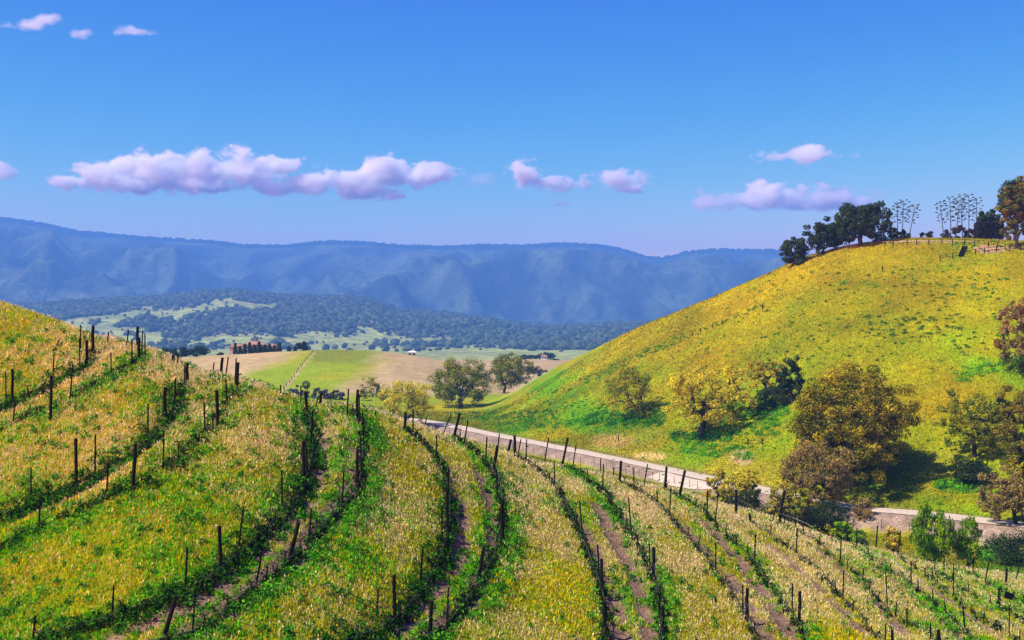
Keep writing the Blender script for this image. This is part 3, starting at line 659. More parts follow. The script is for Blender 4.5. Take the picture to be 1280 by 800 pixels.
# (row, kind, top x, top y, base x, base y[, ymin])
POSTS = """A m 7.5 464 7.5 505|A w 15.4 461 15.4 502|A m 68 440 66.5 475|A m 101 406 101 440|A m 99.7 423 99.7 457|A w 109 425 108.6 458|A m 106.5 449 106.5 459|A w 116.3 407 116.3 443|A m 136 415 134.5 431
B m 19 500 17 530|B w 63 470 63 526|B m 91 455 88 500|B m 139 440 139 472|B m 165 425 165 457|B w 174 422 174 452|B w 172.3 408 171.8 437|B m 178.5 412 177.5 446|B m 181 417.5 181.5 450|B m 161 412 158.5 433
C m 39 584 39 628|C w 95 548 95 605|C m 118.7 543 118.7 594|C m 185.5 505 185 551|C w 206 484 206.5 523|C m 219.6 472 218.5 508|C m 230.5 456 230.5 481|C w 234 453.5 234 478|C m 223 442 222 457|C w 216.6 444 216.6 453
D m 50.5 625 49 662|D m 134.5 581 133.5 624|D w 169.5 555 165.5 613|D m 205.5 540 204 588|D m 255 503 256 541|D w 271 488 272 532|D m 282 473 284 507|D w 297 453 296 485|D m 295.3 447.5 294 481|D w 278 447 276 468|D m 286 446 282 468|D m 268 453 266 468
E m 45 769 41 805|E m 143 731 140 774|E m 234.5 685 232 741|E w 275 657 276 715|E m 305 634 299 684|E m 352 588 353 641|E w 379 551 380 602|E m 382 546 383 597|E m 390.5 513 389 561|E w 382 489 383.5 514|E m 376.5 482 376 505|E m 350.5 481 351 494|E w 401.5 491 400 507|E m 398 498 395 508|E m 418 487 415.5 507
F w 220 745 203 804|F m 245 737 241 792|F m 329 684 321 731|F w 373.5 653 361 700|F m 390 635 386.5 675|F m 430 588 428 634|F w 447 561 447 613|F m 453 513 454.5 562|F m 450.5 545 451.5 600|F w 447.3 487 446.5 528|F m 436 486 434 520|F m 449.5 493 449.5 530
G m 436.5 795 436 812|G m 473.5 736 471.5 771|G w 492.5 719 493.5 776|G m 529 686 525.5 732|G m 552.5 634 552.5 672|G w 559 609 559.5 668|G m 560.6 584 560.4 626|G m 545.5 544 546 576|G w 507.3 515 506 539|G m 516.5 514 516 546|G m 470 514 469.5 522
H m 500 785 498.5 812|H w 539 751 538 792|H m 561 734 559 780|H w 605 683 597.5 728|H w 627 624 628.5 676|H m 620 585 622 628|H w 622 557 616 593|H m 609 546 607 581|H m 585.5 525 580 557|H w 574.5 516 567 549|H m 564.5 518 553.5 544|H m 533.7 522 530.5 534
I w 755.5 752 756 791|I w 752 699 753 746|I m 747 681 749 726|I m 724 626 728 668|I m 692.5 577 693.5 609|I m 658.3 549 657.5 580|I w 643.3 544 643.4 572|I m 651.5 549 647 566|I w 638.5 549 634.5 564|I m 624.5 543 621.5 571
J w 828.5 758 827 794|J m 825.5 739 824 776|J w 817.5 684 816.5 725|J m 811.6 678 812 713|J m 785.5 622 789 668|J m 754.8 580 753.3 617|J m 720.5 556 715.5 589|J w 709.5 547 702 580|J m 686.3 547 680 574
K w 933.8 735 934 777|K m 928.8 731 928.5 768|K m 894.6 678 894.6 715|K m 839 609 837 645|K m 792.5 585 792.2 613|K w 776.3 576 775 603|K m 751 572 750.6 591|K m 768 584 766.5 599|K m 810 580 805 609
L w 1000 739 998.5 781|L m 990.6 729 990.3 763|L m 944.5 668 943 707|L m 898.3 617 894 655|L w 856 588 849 623|L w 833.3 583 831 613|L m 885 613 884 646
M m 1107.5 780 1107 812|M w 1115.3 788 1115 822|M m 1054 713 1053.5 752|M m 996 660 995.5 696|M w 937 642 938.5 655|M w 920.5 612 919.8 645
N m 1163 779 1163 800|N w 1173 787 1172.5 820|N m 1106.5 715 1109 757|N m 1052 670 1050.5 702|N w 1047.7 648 1047 677|N m 968.5 640 966 653|N w 980.5 614 973.5 656|N m 982.5 638 980.5 656|N m 995.5 638 994 663
O m 1203 757 1206 789|O m 1139 701.5 1139 734|O m 1071.7 660 1070 688|O w 1097 657 1095 685|O m 1062 655 1060 675
P m 1261 756 1261.5 797|P m 1191.5 704 1191.5 746|P m 1126.5 664 1122 697|P m 1166 713 1166 728
Q m 1248 735 1248 760|Q m 1180.5 695 1180 716|Q m 1217.5 699 1216 720
R m 1236 702 1231.5 730|R w 1258.3 710 1257.5 730|R m 1263 703 1264 719|R m 1275 706 1270 726"""
posts_by_row = {}
for line in POSTS.strip().split('\n'):
    for t in line.split('|'):
        k, kd, tx, ty, bx_, by_ = t.split(); tx, ty, bx_, by_ = map(float, (tx, ty, bx_, by_))
        pk = n_pc(bx_)
        ymin = 30.0
        x, y, z = hit(bx_, by_, ymin, 200)
        d0 = abs(to_px(x, y, z)[1]-by_)
        if by_ < EY-F*z/y-2.0:      # its foot is hidden just behind the crest
            y = float(n_yc(bx_))+3; x = (bx_-640)/F*y; z = float(ground_h(np.array([x]), np.array([y]))[0])
        posts_by_row.setdefault(k, []).append((kd, tx, ty, bx_, by_, x, y, z))
nw = 0
for k, L in posts_by_row.items():
    L.sort(key=lambda q: -q[4]); cnt = {'w': 0, 'm': 0}
    for kd, tx, ty, bx_, by_, x, y, z in L:
        top = Vector(((tx-640)/F*y, y, -(ty-EY)/F*y)); base = Vector((x, y, z)); v = top-base
        ln = v.length; yl = random.uniform(-.05, .05)*ln; v.y += yl
        nm = 'wooden_post' if kd == 'w' else 'steel_post'
        o = bpy.data.objects.new(nm, WOODM[nw % 4] if kd == 'w' else STEELM); nw += 1; C.objects.link(o)
        o.location = base; o.rotation_euler = v.to_track_quat('Z', 'Y').to_euler(); sc = random.uniform(1.0, 1.25) if kd == 'w' else random.uniform(1.15, 1.4)
        o.scale = (sc, sc, v.length)
        lean = tx-bx_; ad = 'leaning ' if abs(lean) > 5 else ''
        hpx = v.length; sz = 'tall ' if hpx > 2.2 else ('short ' if hpx < 1.2 else '')
        what = ('dark wooden post' if kd == 'w' else 'thin steel stake')
        tag(o, f"{sz}{ad}{what}, {ORD[cnt[kd]]} {'such post' if kd=='w' else 'stake'} up the {ROWNAME[k]}", 'post', 'posts of the vine rows'); cnt[kd] += 1

# vines: short dark gnarled trunks, a few leafy
def vine_mesh(seed, leafy=False):
    r = np.random.default_rng(seed); h = r.uniform(.45, .75)
    n = 6; pts = np.stack([np.cumsum(r.normal(0, .02, n)), np.cumsum(r.normal(0, .02, n)), np.linspace(-.08, h, n)], -1)
    parts = [tube_arrays(pts, np.linspace(.045, .03, n)*r.uniform(.85, 1.3, n), 6)]
    for s in (-1, 1):
        e = r.uniform(.12, .4); q = pts[-1]+np.array([(0, 0, 0), (s*e*.4, r.normal(0, .03), .06), (s*e, r.normal(0, .05), .05+r.normal(0, .04))])
        parts.append(tube_arrays(q, [.03, .024, .014], 5))
        for j in range(2):
            b = q[1+j]; parts.append(tube_arrays(np.array([b, b+np.array([r.normal(0, .04), r.normal(0, .04), r.uniform(.06, .2)])]), [.014, .008], 4))
    return join(parts)
VINEM = [mk('grapevine', vine_mesh(i), M_vine) for i in range(7)]
def leaf_mesh(seed, rad, h, n, col, size=.075, z0=.05):
    r = np.random.default_rng(seed)
    v, f, c = leafclump(np.zeros(1), np.zeros(1), np.array([z0]), np.array([rad]), np.array([h]), n, size, np.array([col]), r)
    o = mesh_np('foliage', v, f, M_grass, col=c); me = o.data; bpy.data.objects.remove(o); return me
LEAFM = [leaf_mesh(50+i, .26, .75, 170, (.05, .17, .012)) for i in range(3)]
LEAFM2 = [leaf_mesh(60+i, .16, .45, 70, (.06, .20, .012)) for i in range(3)]
vine_n = 0
ORD2 = ORD+['nineteenth', 'twentieth']+['twenty-'+q for q in ORD[:9]]+['thirtieth']+['thirty-'+q for q in ORD[:9]]+['fortieth']+['forty-'+q for q in ORD[:9]]
SPC = {'A': 2.2, 'B': 5.5, 'C': 3.4, 'D': 4.6, 'E': 1.5, 'F': 1.5, 'G': 1.4, 'H': 1.4, 'I': 1.3, 'J': 1.3, 'K': 1.9, 'L': 1.8, 'M': 2.2, 'N': 2.2, 'O': 2.8, 'P': 2.4, 'Q': 3.0, 'R': 3.2}
PALEV = {}
for k, W_ in ROWW.items():
    seg = np.linalg.norm(np.diff(W_, axis=0), axis=1); S = np.concatenate([[0], np.cumsum(seg)]); s = .8; vc = [0, 0]
    while s < S[-1]:
        x = float(np.interp(s, S, W_[:, 0])); y = float(np.interp(s, S, W_[:, 1])); s += SPC[k]*random.uniform(.75, 1.3)
        P_ = 640+F*x/y
        x += random.uniform(-.08, .08); z = float(ground_h(np.array([x]), np.array([y]))[0]); py_ = EY-F*z/y
        if not (-15 < P_ < 1295 and py_ < 812): continue
        dmin = min([math.hypot(q[5]-x, q[6]-y) for q in posts_by_row[k]]+[9])
        if dmin < .35: continue
        o = bpy.data.objects.new('grapevine', random.choice(VINEM)); C.objects.link(o); sc = random.uniform(.75, 1.25)
        o.location = (x, y, z); o.rotation_euler = (random.uniform(-.1, .1), random.uniform(-.1, .1), random.uniform(0, 6.28)); o.scale = (sc, sc, sc*random.uniform(.85, 1.2))
        leafy = k in 'E' and py_ > 690 or (k in 'EF' and random.random() < .35) or (k in 'CDHJ' and random.random() < .15)
        if leafy:
            big = k == 'E' and py_ > 700
            q = bpy.data.objects.new('foliage', random.choice(LEAFM if big else LEAFM2)); C.objects.link(q); q.parent = o
            tag(o, f"leafy green vine, {ORD2[vc[1]]} leafy one up the {ROWNAME[k]}", 'vine', f"leafy vines of the {ROWNAME[k]}")
        else:
            tag(o, f"short bare dark vine, {ORD2[vc[0]]} bare one up the {ROWNAME[k]}", 'vine', f"bare vines of the {ROWNAME[k]}")
        vine_n += 1; vc[1 if leafy else 0] += 1
# drip hoses and trellis wires, one thing per row
def span_line(k, h, sag, r0, name, mat, label, cat, step=1.0, jit=.05, sides=5, tmin=0, tmax=1):
    W_ = ROWW[k]; n = len(W_); a = int(n*tmin); b = int(n*tmax); W_ = W_[a:b]
    z = ground_h(W_[:, 0], W_[:, 1])
    zs = np.convolve(np.pad(z, 2, mode='edge'), np.ones(5)/5, 'valid')
    hh = h-sag*np.abs(np.sin(np.arange(len(W_))*np.pi/5.5))+np.array([random.uniform(-jit, jit) for _ in range(len(W_))])
    pts = np.concatenate([W_, (zs+hh)[:, None]], 1); v, q, t = tube_arrays(pts, np.full(len(pts), r0), sides)
    o = mesh_np(name, v, [q, t], mat); tag(o, label, cat); return o
for k in 'EFGHIJKLMNOP':
    o = span_line(k, .42, .10, .022, 'drip_hose', M_hose, f"grey drip hose strung low along the {ROWNAME[k]}", 'hose'); o['group'] = 'drip hoses of the vine rows'
for k in 'BACD':
    o = span_line(k, .38, .10, .016, 'drip_hose', M_vine, f"dark drip hose strung low along the {ROWNAME[k]}", 'hose'); o['group'] = 'drip hoses of the vine rows'
for k in 'HJKLMNOP':
    o = span_line(k, 1.05, .05, .005, 'trellis_wire', M_wire, f"bright trellis wire above the hose of the {ROWNAME[k]}", 'wire', jit=.01, sides=4); o['group'] = 'trellis wires of the vine rows'
for k in 'MO':
    o = span_line(k, 1.45, .05, .005, 'trellis_wire', M_wire, f"bright top trellis wire of the {ROWNAME[k]}", 'wire', jit=.01, sides=4); o['group'] = 'trellis wires of the vine rows'
# ------------------------------------------------------------------ trees
def grow_tree(r, H, clumps, trunk_r, trunk_top, fork=1, lean=(0, 0), wig=.12):
    """clumps: (n,3) crown points; returns tube parts of trunk and limbs"""
    nodes_ = [np.array([0, 0, -.3]), ]; parent = [-1]
    n0 = 5
    for i in range(1, n0+1):
        t = i/n0; nodes_.append(np.array([lean[0]*t+r.normal(0, .03)*trunk_top, lean[1]*t+r.normal(0, .03)*trunk_top, trunk_top*t])); parent.append(i-1)
    top = nodes_[-1]; order = np.argsort(np.linalg.norm(clumps-top, axis=1)); ends = []
    for ci in order:
        c = clumps[ci]; best = None; bc = 1e9
        for i in range(n0-1 if n0 > 1 else 0, len(nodes_)):
            p = nodes_[i]; d = np.linalg.norm(c-p); back = max(0, np.linalg.norm(p-top)-np.linalg.norm(c-top))
            cost = d+.6*back+(.25*d if i <= n0 else 0)+.15*np.linalg.norm(p-top)
            if cost < bc: bc = cost; best = i
        p = nodes_[best]; d = c-p; L = np.linalg.norm(d); m = max(2, int(L/(H*.09))); prev = best
        bend = r.normal(0, 1, 3)*L*wig; bend[2] = abs(bend[2])*.6-L*.05
        for j in range(1, m+1):
            t = j/m; q = p+d*t+bend*math.sin(math.pi*t)+r.normal(0, .02, 3)*L; nodes_.append(q); parent.append(prev); prev = len(nodes_)-1
        ends.append(prev)
    N = len(nodes_); load = np.zeros(N)
    for e in ends: load[e] = 1
    for i in range(N-1, 0, -1): load[parent[i]] += load[i]
    rad = trunk_r*(load/max(load[1], 1))**.42; rad = np.maximum(rad, trunk_r*.035); rad[0] *= 1.35; rad[1] *= 1.08
    ch = {}
    for i in range(1, N): ch.setdefault(parent[i], []).append(i)
    parts = []; stack = [(0, None)]
    while stack:
        s, pr = stack.pop(); chain = ([pr] if pr is not None else [])+[s]; cur = s
        while ch.get(cur):
            k = sorted(ch[cur], key=lambda i: -load[i]); nx = k[0]
            for o_ in k[1:]: stack.append((o_, cur))
            chain.append(nx); cur = nx
        if len(chain) > 1:
            rr = rad[chain].copy(); 
            if pr is not None: rr[0] = rr[1]
            parts.append(tube_arrays(np.array([nodes_[i] for i in chain]), rr, 6 if rr.max() > .12 else 4, cap=False))
    return join(parts)

def crown_leaves(r, clumps, crad, nper, size, col, flat=.75, droop=0.0, colvar=.35):
    n = len(clumps); N = n*nper; i = np.repeat(np.arange(n), nper)
    d = r.normal(size=(N, 3)); d /= np.linalg.norm(d, axis=1)[:, None]; rr = r.uniform(.35, 1, N)**.6
    Pp = clumps[i]+d*(rr*crad[i])[:, None]*np.array([1, 1, flat])
    if droop: Pp[:, 2] -= droop*r.uniform(0, 1, N)**1.5
    s = size*r.uniform(.6, 1.4, N)
    nrm = d*.9+np.array([0, 0, .5])+r.normal(size=(N, 3))*.5; nrm /= np.linalg.norm(nrm, axis=1)[:, None]
    a = np.cross(nrm, r.normal(size=(N, 3))); a /= np.linalg.norm(a, axis=1)[:, None]; b = np.cross(nrm, a)
    if droop: a = a*.5+np.array([0, 0, -1.0]); a /= np.linalg.norm(a, axis=1)[:, None]
    a *= s[:, None]; b *= (s*(.35 if droop else .65))[:, None]
    v = np.stack([Pp-a, Pp+b*1.1-a*.1, Pp+a, Pp-b], 1).reshape(-1, 3); f = np.arange(N*4).reshape(-1, 4)
    cc = col[r.integers(0, len(col), n)][i]*(1+colvar*r.normal(0, .5, N))[:, None].clip(.35, 1.8)
    return v, f, np.repeat(cc, 4, 0)

PALT = {
 'gold': [(.60, .48, .015), (.76, .60, .025), (.42, .38, .015), (.56, .42, .03)],
 'olive_gold': [(.42, .31, .02), (.34, .29, .02), (.28, .26, .02), (.50, .32, .03)],
 'brown': [(.27, .18, .055), (.34, .22, .06), (.20, .14, .045)],
 'dense': [(.32, .24, .008), (.48, .35, .012), (.12, .12, .006), (.20, .18, .008)],
 'green': [(.24, .26, .012), (.34, .31, .015), (.14, .19, .012), (.36, .27, .02)],
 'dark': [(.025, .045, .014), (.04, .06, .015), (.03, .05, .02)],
 'blue': [(.07, .075, .07), (.09, .085, .08)],
 'lime': [(.12, .25, .006), (.22, .33, .008), (.08, .18, .008)],
 'pine': [(.03, .055, .018), (.04, .065, .02)],
 'pine2': [(.10, .11, .015), (.16, .13, .015), (.07, .09, .015)],
 'olive_green': [(.20, .22, .010), (.27, .26, .012), (.10, .14, .010), (.15, .18, .012)],
 'rust': [(.24, .17, .015), (.19, .16, .015), (.11, .12, .015)],
}
def shell_points(r, n, rx, ry, rz, zc, inner=.25, flatbot=.92, lobes=0.22, pn=2.0):
    out_ = []
    ph = r.uniform(0, 6.28, 4)
    while len(out_) < n:
        d = r.normal(size=3); d /= (np.abs(d)**pn).sum()**(1/pn)
        if d[2] < -flatbot: continue
        az = math.atan2(d[1], d[0]); lob = 1+lobes*(math.sin(2*az+ph[0])*.5+math.sin(3*az+ph[1]+2*d[2])*.5+.4*math.sin(5*az+ph[2]+3*d[2]))
        q = (inner+(1-inner)*r.uniform(0, 1)**.45)*lob
        p = np.array([d[0]*rx*q, d[1]*ry*q, zc+d[2]*rz*q])
        if any(np.linalg.norm((p-o_)/np.array([rx, ry, rz])) < .17 for o_ in out_[-60:]) and r.uniform() < .8: continue
        out_.append(p)
    return np.array(out_)
def tree(name, px, py, crown, pal, label, cat, group=None, seed=1, n=70, nper=80, leaf=.16, crad=.11, trunk=.03, fork=.28, ymin=125, y=None, bush=False, droop=0., lean=(0, 0), shape='round', dens=1., asym=0., depth=1.0, baredz=0):
    """px,py: foot in the photograph; crown = (x0, y0, x1, y1) box of the crown in the photograph"""
    r = np.random.default_rng(seed)
    if y is None: X, Y, Z = hit(px, py, ymin, 1200)
    else: X, Y, Z = at(px, y)
    s = Y/F; x0, y0, x1, y1 = crown
    cx = ((x0+x1)/2-640)*s-X; W = (x1-x0)*s; ztop = -(y0-EY)*s-Z; zbot = -(y1-EY)*s-Z
    zbot = max(zbot, -.5 if bush else .05*ztop); H = ztop
    rx = W/2*(.86 if shape == 'dome' else .92); rz = (ztop-zbot)/2*.96; zc = (ztop+zbot)/2
    if shape == 'cone':
        cl = []
        for i in range(n):
            t = (i+.5)/n; a = i*2.4+r.uniform(-.3, .3); rad_ = rx*(1-t)**.85*r.uniform(.45, 1.0); cl.append((math.cos(a)*rad_, math.sin(a)*rad_, zbot+(ztop-zbot)*(t*.97)))
        cl = np.array(cl)
    else:
        cl = shell_points(r, n, rx, rx*depth, rz, zc, pn=2.9 if shape == 'dome' else 2.3)
        tz = (cl[:, 2]-zbot)/(ztop-zbot)
    cl[:, 0] += cx
    cr = (crad*min(W, 2.0*H))*r.uniform(.7, 1.25, len(cl))
    o = empty(name, (X, Y, Z)); tag(o, label, cat, group)
    tt = fork*H if not bush else .12*H
    if shape == 'cone':
        tv = tube_arrays(np.array([(0, 0, -.3), (0, 0, H*.5), (0, 0, H*.97)]), [trunk*H, trunk*H*.6, .03], 7)
        parts = [tv]
        for i in range(0, len(cl), 2):
            c = cl[i]; parts.append(tube_arrays(np.array([(0, 0, max(.3, c[2]-.1*H)), c]), [trunk*H*.2, .02], 4, cap=False))
        arr = join(parts)
    else:
        arr = grow_tree(r, H, cl, trunk*max(H, W*.8), tt, lean=(cx*.25+lean[0], lean[1]))
    mesh_np('trunk', arr[0], arr[1], M_bark, parent=o, smooth=True)
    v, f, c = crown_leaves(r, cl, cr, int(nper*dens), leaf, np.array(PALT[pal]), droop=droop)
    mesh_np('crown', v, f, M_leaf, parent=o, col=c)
    return o

G1 = 'oaks in the valley beside the road'
tree('oak_tree', 494, 529, (474, 475, 546, 527), 'gold', 'golden leafed oak with forked trunk, just behind the vineyard where the road bends', 'tree', G1, 1, n=95, nper=130, leaf=.18, crad=.085, trunk=.04, fork=.22, y=340, lean=(2, 0))
tree('oak_tree', 576, 511, (539, 450, 612, 509), 'olive_green', 'dark green oak leaning over the far end of the road', 'tree', G1, 2, n=130, nper=150, leaf=.22, crad=.095, trunk=.05, fork=.26, y=425)
tree('oak_tree', 630, 489, (610, 441, 664, 488), 'olive_green', 'rounded olive green oak farthest back, right of the dark road end oak', 'tree', G1, 3, n=110, nper=150, leaf=.22, crad=.10, trunk=.035, fork=.2, y=500)
tree('oak_tree', 466, 499, (447, 471, 479, 497), 'green', 'small thin oak on the flat meadow right of the grey brush', 'tree', G1, 4, n=40, nper=55, leaf=.2, crad=.10, trunk=.03, fork=.2, y=455)
tree('oak_tree', 804, 517, (749, 458, 822, 522), 'green', 'sparse grey green oak on the slope with a dense shadow below it', 'tree', G1, 5, n=120, nper=90, leaf=.14, crad=.075, trunk=.035, fork=.33, shape='dome')
tree('oak_tree', 877, 544, (826, 459, 946, 531), 'gold', 'bright golden spreading oak standing alone above the road, its limbs showing', 'tree', G1, 6, n=190, nper=130, leaf=.16, crad=.058, trunk=.045, fork=.30, shape='dome')
tree('oak_tree', 957, 497, (931, 447, 985, 484), 'olive_gold', 'crooked half bare golden oak with a drooping left bough', 'tree', G1, 7, n=60, nper=90, leaf=.15, crad=.07, trunk=.04, fork=.3)
tree('evergreen_tree', 990, 503, (973, 442, 1004, 503), 'dark', 'narrow dark evergreen rising between the crooked oak and the big oak', 'tree', None, 8, n=45, nper=90, leaf=.2, crad=.16, trunk=.03, fork=.2)
tree('oak_tree', 1064, 607, (978, 462, 1146, 600), 'dense', 'largest oak, a broad dense dome casting a black shadow on the meadow', 'tree', G1, 9, n=430, nper=150, leaf=.17, crad=.058, trunk=.04, fork=.2, shape='dome')
tree('oak_tree', 1022, 641, (972, 550, 1070, 640), 'brown', 'brown leafed round oak in front of the largest oak', 'tree', G1, 10, n=150, nper=130, leaf=.13, crad=.08, trunk=.04, fork=.12)
G2 = 'small trees in the gully behind the vines'
tree('small_tree', 893, 640, (881, 583, 909, 640), 'olive_gold', 'slim dark crowned tree at the left end of the gully thicket', 'tree', G2, 11, n=36, nper=90, leaf=.12, crad=.14, trunk=.03, fork=.2, y=188)
tree('small_tree', 912, 645, (898, 590, 936, 640), 'gold', 'golden round tree second from the left in the gully thicket', 'tree', G2, 12, n=60, nper=90, leaf=.12, crad=.12, trunk=.03, fork=.15, y=184)
tree('small_tree', 936, 650, (920, 588, 952, 648), 'olive_gold', 'olive brown tree in the middle of the gully thicket', 'tree', G2, 13, n=60, nper=90, leaf=.12, crad=.12, trunk=.03, fork=.15, y=180)
tree('small_tree', 975, 655, (954, 598, 1000, 652), 'olive_gold', 'loose yellow green tree behind the tall leaning post', 'tree', G2, 14, n=60, nper=50, leaf=.12, crad=.10, trunk=.03, fork=.2, y=172)
tree('small_tree', 1003, 664, (990, 608, 1017, 660), 'green', 'pale green sapling in front of the brown oak', 'tree', G2, 15, n=30, nper=60, leaf=.12, crad=.14, trunk=.03, fork=.25, y=168)
G3 = 'bushes in the gully behind the vines'
def bush(px, py, crown, pal, label, seed, y=None, n=24, nper=110, leaf=.11, group=G3, crad=.17, name='bush'):
    return tree(name, px, py, crown, pal, label, 'bush', group, seed, n=n, nper=nper, leaf=leaf, crad=crad, trunk=.02, fork=.1, bush=True, y=y)
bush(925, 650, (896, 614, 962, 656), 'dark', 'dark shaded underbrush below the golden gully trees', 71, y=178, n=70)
bush(990, 660, (952, 622, 1030, 668), 'dark', 'wide dark brush filling in the shadow below the leaning post', 72, y=174, n=90)  # underbrush, its dark leaves also making up the near-black gully shadow
bush(1077, 655, (1060, 624, 1092, 656), 'brown', 'dark brown bush at the near edge of the road', 73, y=186)
bush(1052, 676, (1040, 648, 1066, 678), 'lime', 'lime green bush behind the wooden posts below the road', 74, y=162)
bush(1072, 684, (1060, 664, 1082, 686), 'lime', 'smaller lime green bush to the right of the larger lime one', 75, y=160)
bush(1113, 692, (1100, 660, 1128, 694), 'olive_gold', 'olive brown bush left of the weeping tree', 76, y=156)
bush(1036, 658, (1012, 626, 1066, 672), 'dark', 'dark low bush filling in the shade right of the brown oak', 77, y=178, n=60)  # low brush whose dark colour also carries the gully shadow
bush(1258, 696, (1236, 668, 1300, 702), 'dark', 'dark green leaf mass added as the shade of the brown roadside tree', 78, y=160, n=50)  # dark leaves put here to stand in for the tree's shade
bush(1208, 700, (1196, 686, 1222, 702), 'rust', 'low dusky bush around the foot of the second weeping tree', 79, y=150)
tree('weeping_tree', 1157, 712, (1138, 628, 1190, 700), 'lime', 'larger bright green weeping tree just beyond the vine rows', 'tree', 'weeping trees below the road', 16, n=85, nper=130, leaf=.16, crad=.10, trunk=.018, fork=.25, y=138, droop=.8)
tree('weeping_tree', 1209, 712, (1194, 640, 1230, 704), 'lime', 'smaller weeping tree to the right of the larger weeping tree', 'tree', 'weeping trees below the road', 17, n=50, nper=120, leaf=.14, crad=.12, trunk=.018, fork=.3, y=138, droop=.6)
tree('oak_tree', 1269, 676, (1226, 585, 1300, 662), 'brown', 'brown leafed roadside oak at the right edge, trunk against the bank', 'tree', G1, 18, n=120, nper=120, leaf=.13, crad=.08, trunk=.035, fork=.28, y=176)
tree('oak_tree', 1218, 571, (1175, 486, 1262, 574), 'olive_green', 'dusky green oak left of the tall brown green one, bare stem visible', 'tree', G1, 19, n=130, nper=85, leaf=.15, crad=.07, trunk=.028, fork=.35)
tree('evergreen_tree', 1240, 560, (1240, 482, 1260, 545), 'dark', 'small dark evergreen top poking between the two right hand oaks', 'tree', None, 20, n=30, nper=90, leaf=.16, crad=.2, trunk=.02, fork=.3)
tree('oak_tree', 1284, 600, (1243, 480, 1330, 602), 'rust', 'tall rusty green oak cut by the right picture edge', 'tree', G1, 21, n=170, nper=110, leaf=.15, crad=.075, trunk=.035, fork=.2)
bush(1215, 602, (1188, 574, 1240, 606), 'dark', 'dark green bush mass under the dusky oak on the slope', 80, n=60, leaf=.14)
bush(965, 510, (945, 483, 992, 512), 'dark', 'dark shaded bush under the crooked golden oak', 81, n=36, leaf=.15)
bush(950, 512, (938, 486, 962, 514), 'lime', 'bright green bush under the drooping bough', 82, n=20, leaf=.15)
tree('oak_tree', 1278, 466, (1248, 368, 1322, 462), 'brown', 'reddish brown oak on the open hillside at the right edge', 'tree', G1, 22, n=140, nper=120, leaf=.17, crad=.075, trunk=.035, fork=.12)
bush(1276, 468, (1256, 438, 1310, 470), 'lime', 'bright green bush below the reddish hillside oak', 83, n=26, leaf=.18)
tree('sapling', 624, 545, (612, 508, 637, 527), 'brown', 'leafless thin sapling beside the road', 'tree', None, 23, n=26, nper=10, leaf=.08, crad=.10, trunk=.010, fork=.5, ymin=200)
# hilltop
HT = 'trees on the hilltop skyline'
tree('evergreen_tree', 991, 333, (974, 296, 1011, 333), 'dark', 'lowest round dark tree on the hilltop, farthest left on the skyline', 'tree', HT, 31, n=60, nper=110, leaf=.26, crad=.12, trunk=.03, fork=.1, ymin=280)
tree('evergreen_tree', 1029, 317, (1007, 274, 1052, 316), 'dark', 'middle of three dark trees stepping up the skyline', 'tree', HT, 32, n=80, nper=110, leaf=.26, crad=.11, trunk=.03, fork=.12, ymin=280)
tree('evergreen_tree', 1075, 307, (1042, 252, 1112, 305), 'dark', 'largest dark spreading tree on the skyline with gaps under its crown', 'tree', HT, 33, n=140, nper=110, leaf=.28, crad=.085, trunk=.05, fork=.2, ymin=280)
HB = 'shrubs along the hilltop'
bush(1117, 297, (1110, 284, 1124, 299), 'lime', 'yellow green shrub right of the largest skyline tree', 84, group=HB, n=12, leaf=.25, y=335)
for i, (bx0, bx1, by0, lb) in enumerate(((1122, 1138, 288, 'dark shrub under the three left agave stalks'), (1149, 1155, 291, 'tiny dark shrub midway along the hilltop'), (1158, 1168, 289, 'small dark shrub just left of the agave thicket'), (1176, 1190, 288, 'dark shrub at the left foot of the tall agaves'),
    (1190, 1205, 281, 'taller dark shrub in the middle of the agave thicket'), (1203, 1221, 285, 'dark shrub at the right end of the agave thicket'))):
    bush((bx0+bx1)/2, 299, (bx0, by0, bx1, 301), 'blue' if i else 'dark', lb, 90+i, group=HB, n=14, leaf=.24, y=333)
# square clipped hedge
hx0, hy, hz = at(1221, 322); hx1 = (1251-640)/F*hy
hd = empty('hedge', ((hx0+hx1)/2, hy, hz)); tag(hd, 'square clipped dark hedge beside the pine on the hilltop', 'hedge')
rr_ = np.random.default_rng(3); Wd = hx1-hx0; nH = 14000
Pp = np.stack([rr_.uniform(-Wd/2, Wd/2, nH), rr_.uniform(-1.6, 1.6, nH), rr_.uniform(0, 4.2, nH)], -1)
ax_ = rr_.integers(0, 3, nH); Pp[ax_ == 1, 1] = -1.6+rr_.normal(0, .1, (ax_ == 1).sum()); Pp[ax_ == 2, 2] = 4.2+rr_.normal(0, .1, (ax_ == 2).sum()); Pp[ax_ == 0, 0] = np.sign(Pp[ax_ == 0, 0])*Wd/2
v, f, c = crown_leaves(rr_, Pp, np.full(nH, .15), 1, .26, np.array(PALT['blue'])*.35); mesh_np('foliage', v, f, M_leaf, parent=hd, col=c)
arr = join([tube_arrays(np.array([(x, 0, -.3), (x, 0, 3.6)]), [.12, .06], 5) for x in np.linspace(-Wd/2+.5, Wd/2-.5, 6)]); mesh_np('stem', arr[0], arr[1], M_bark, parent=hd)
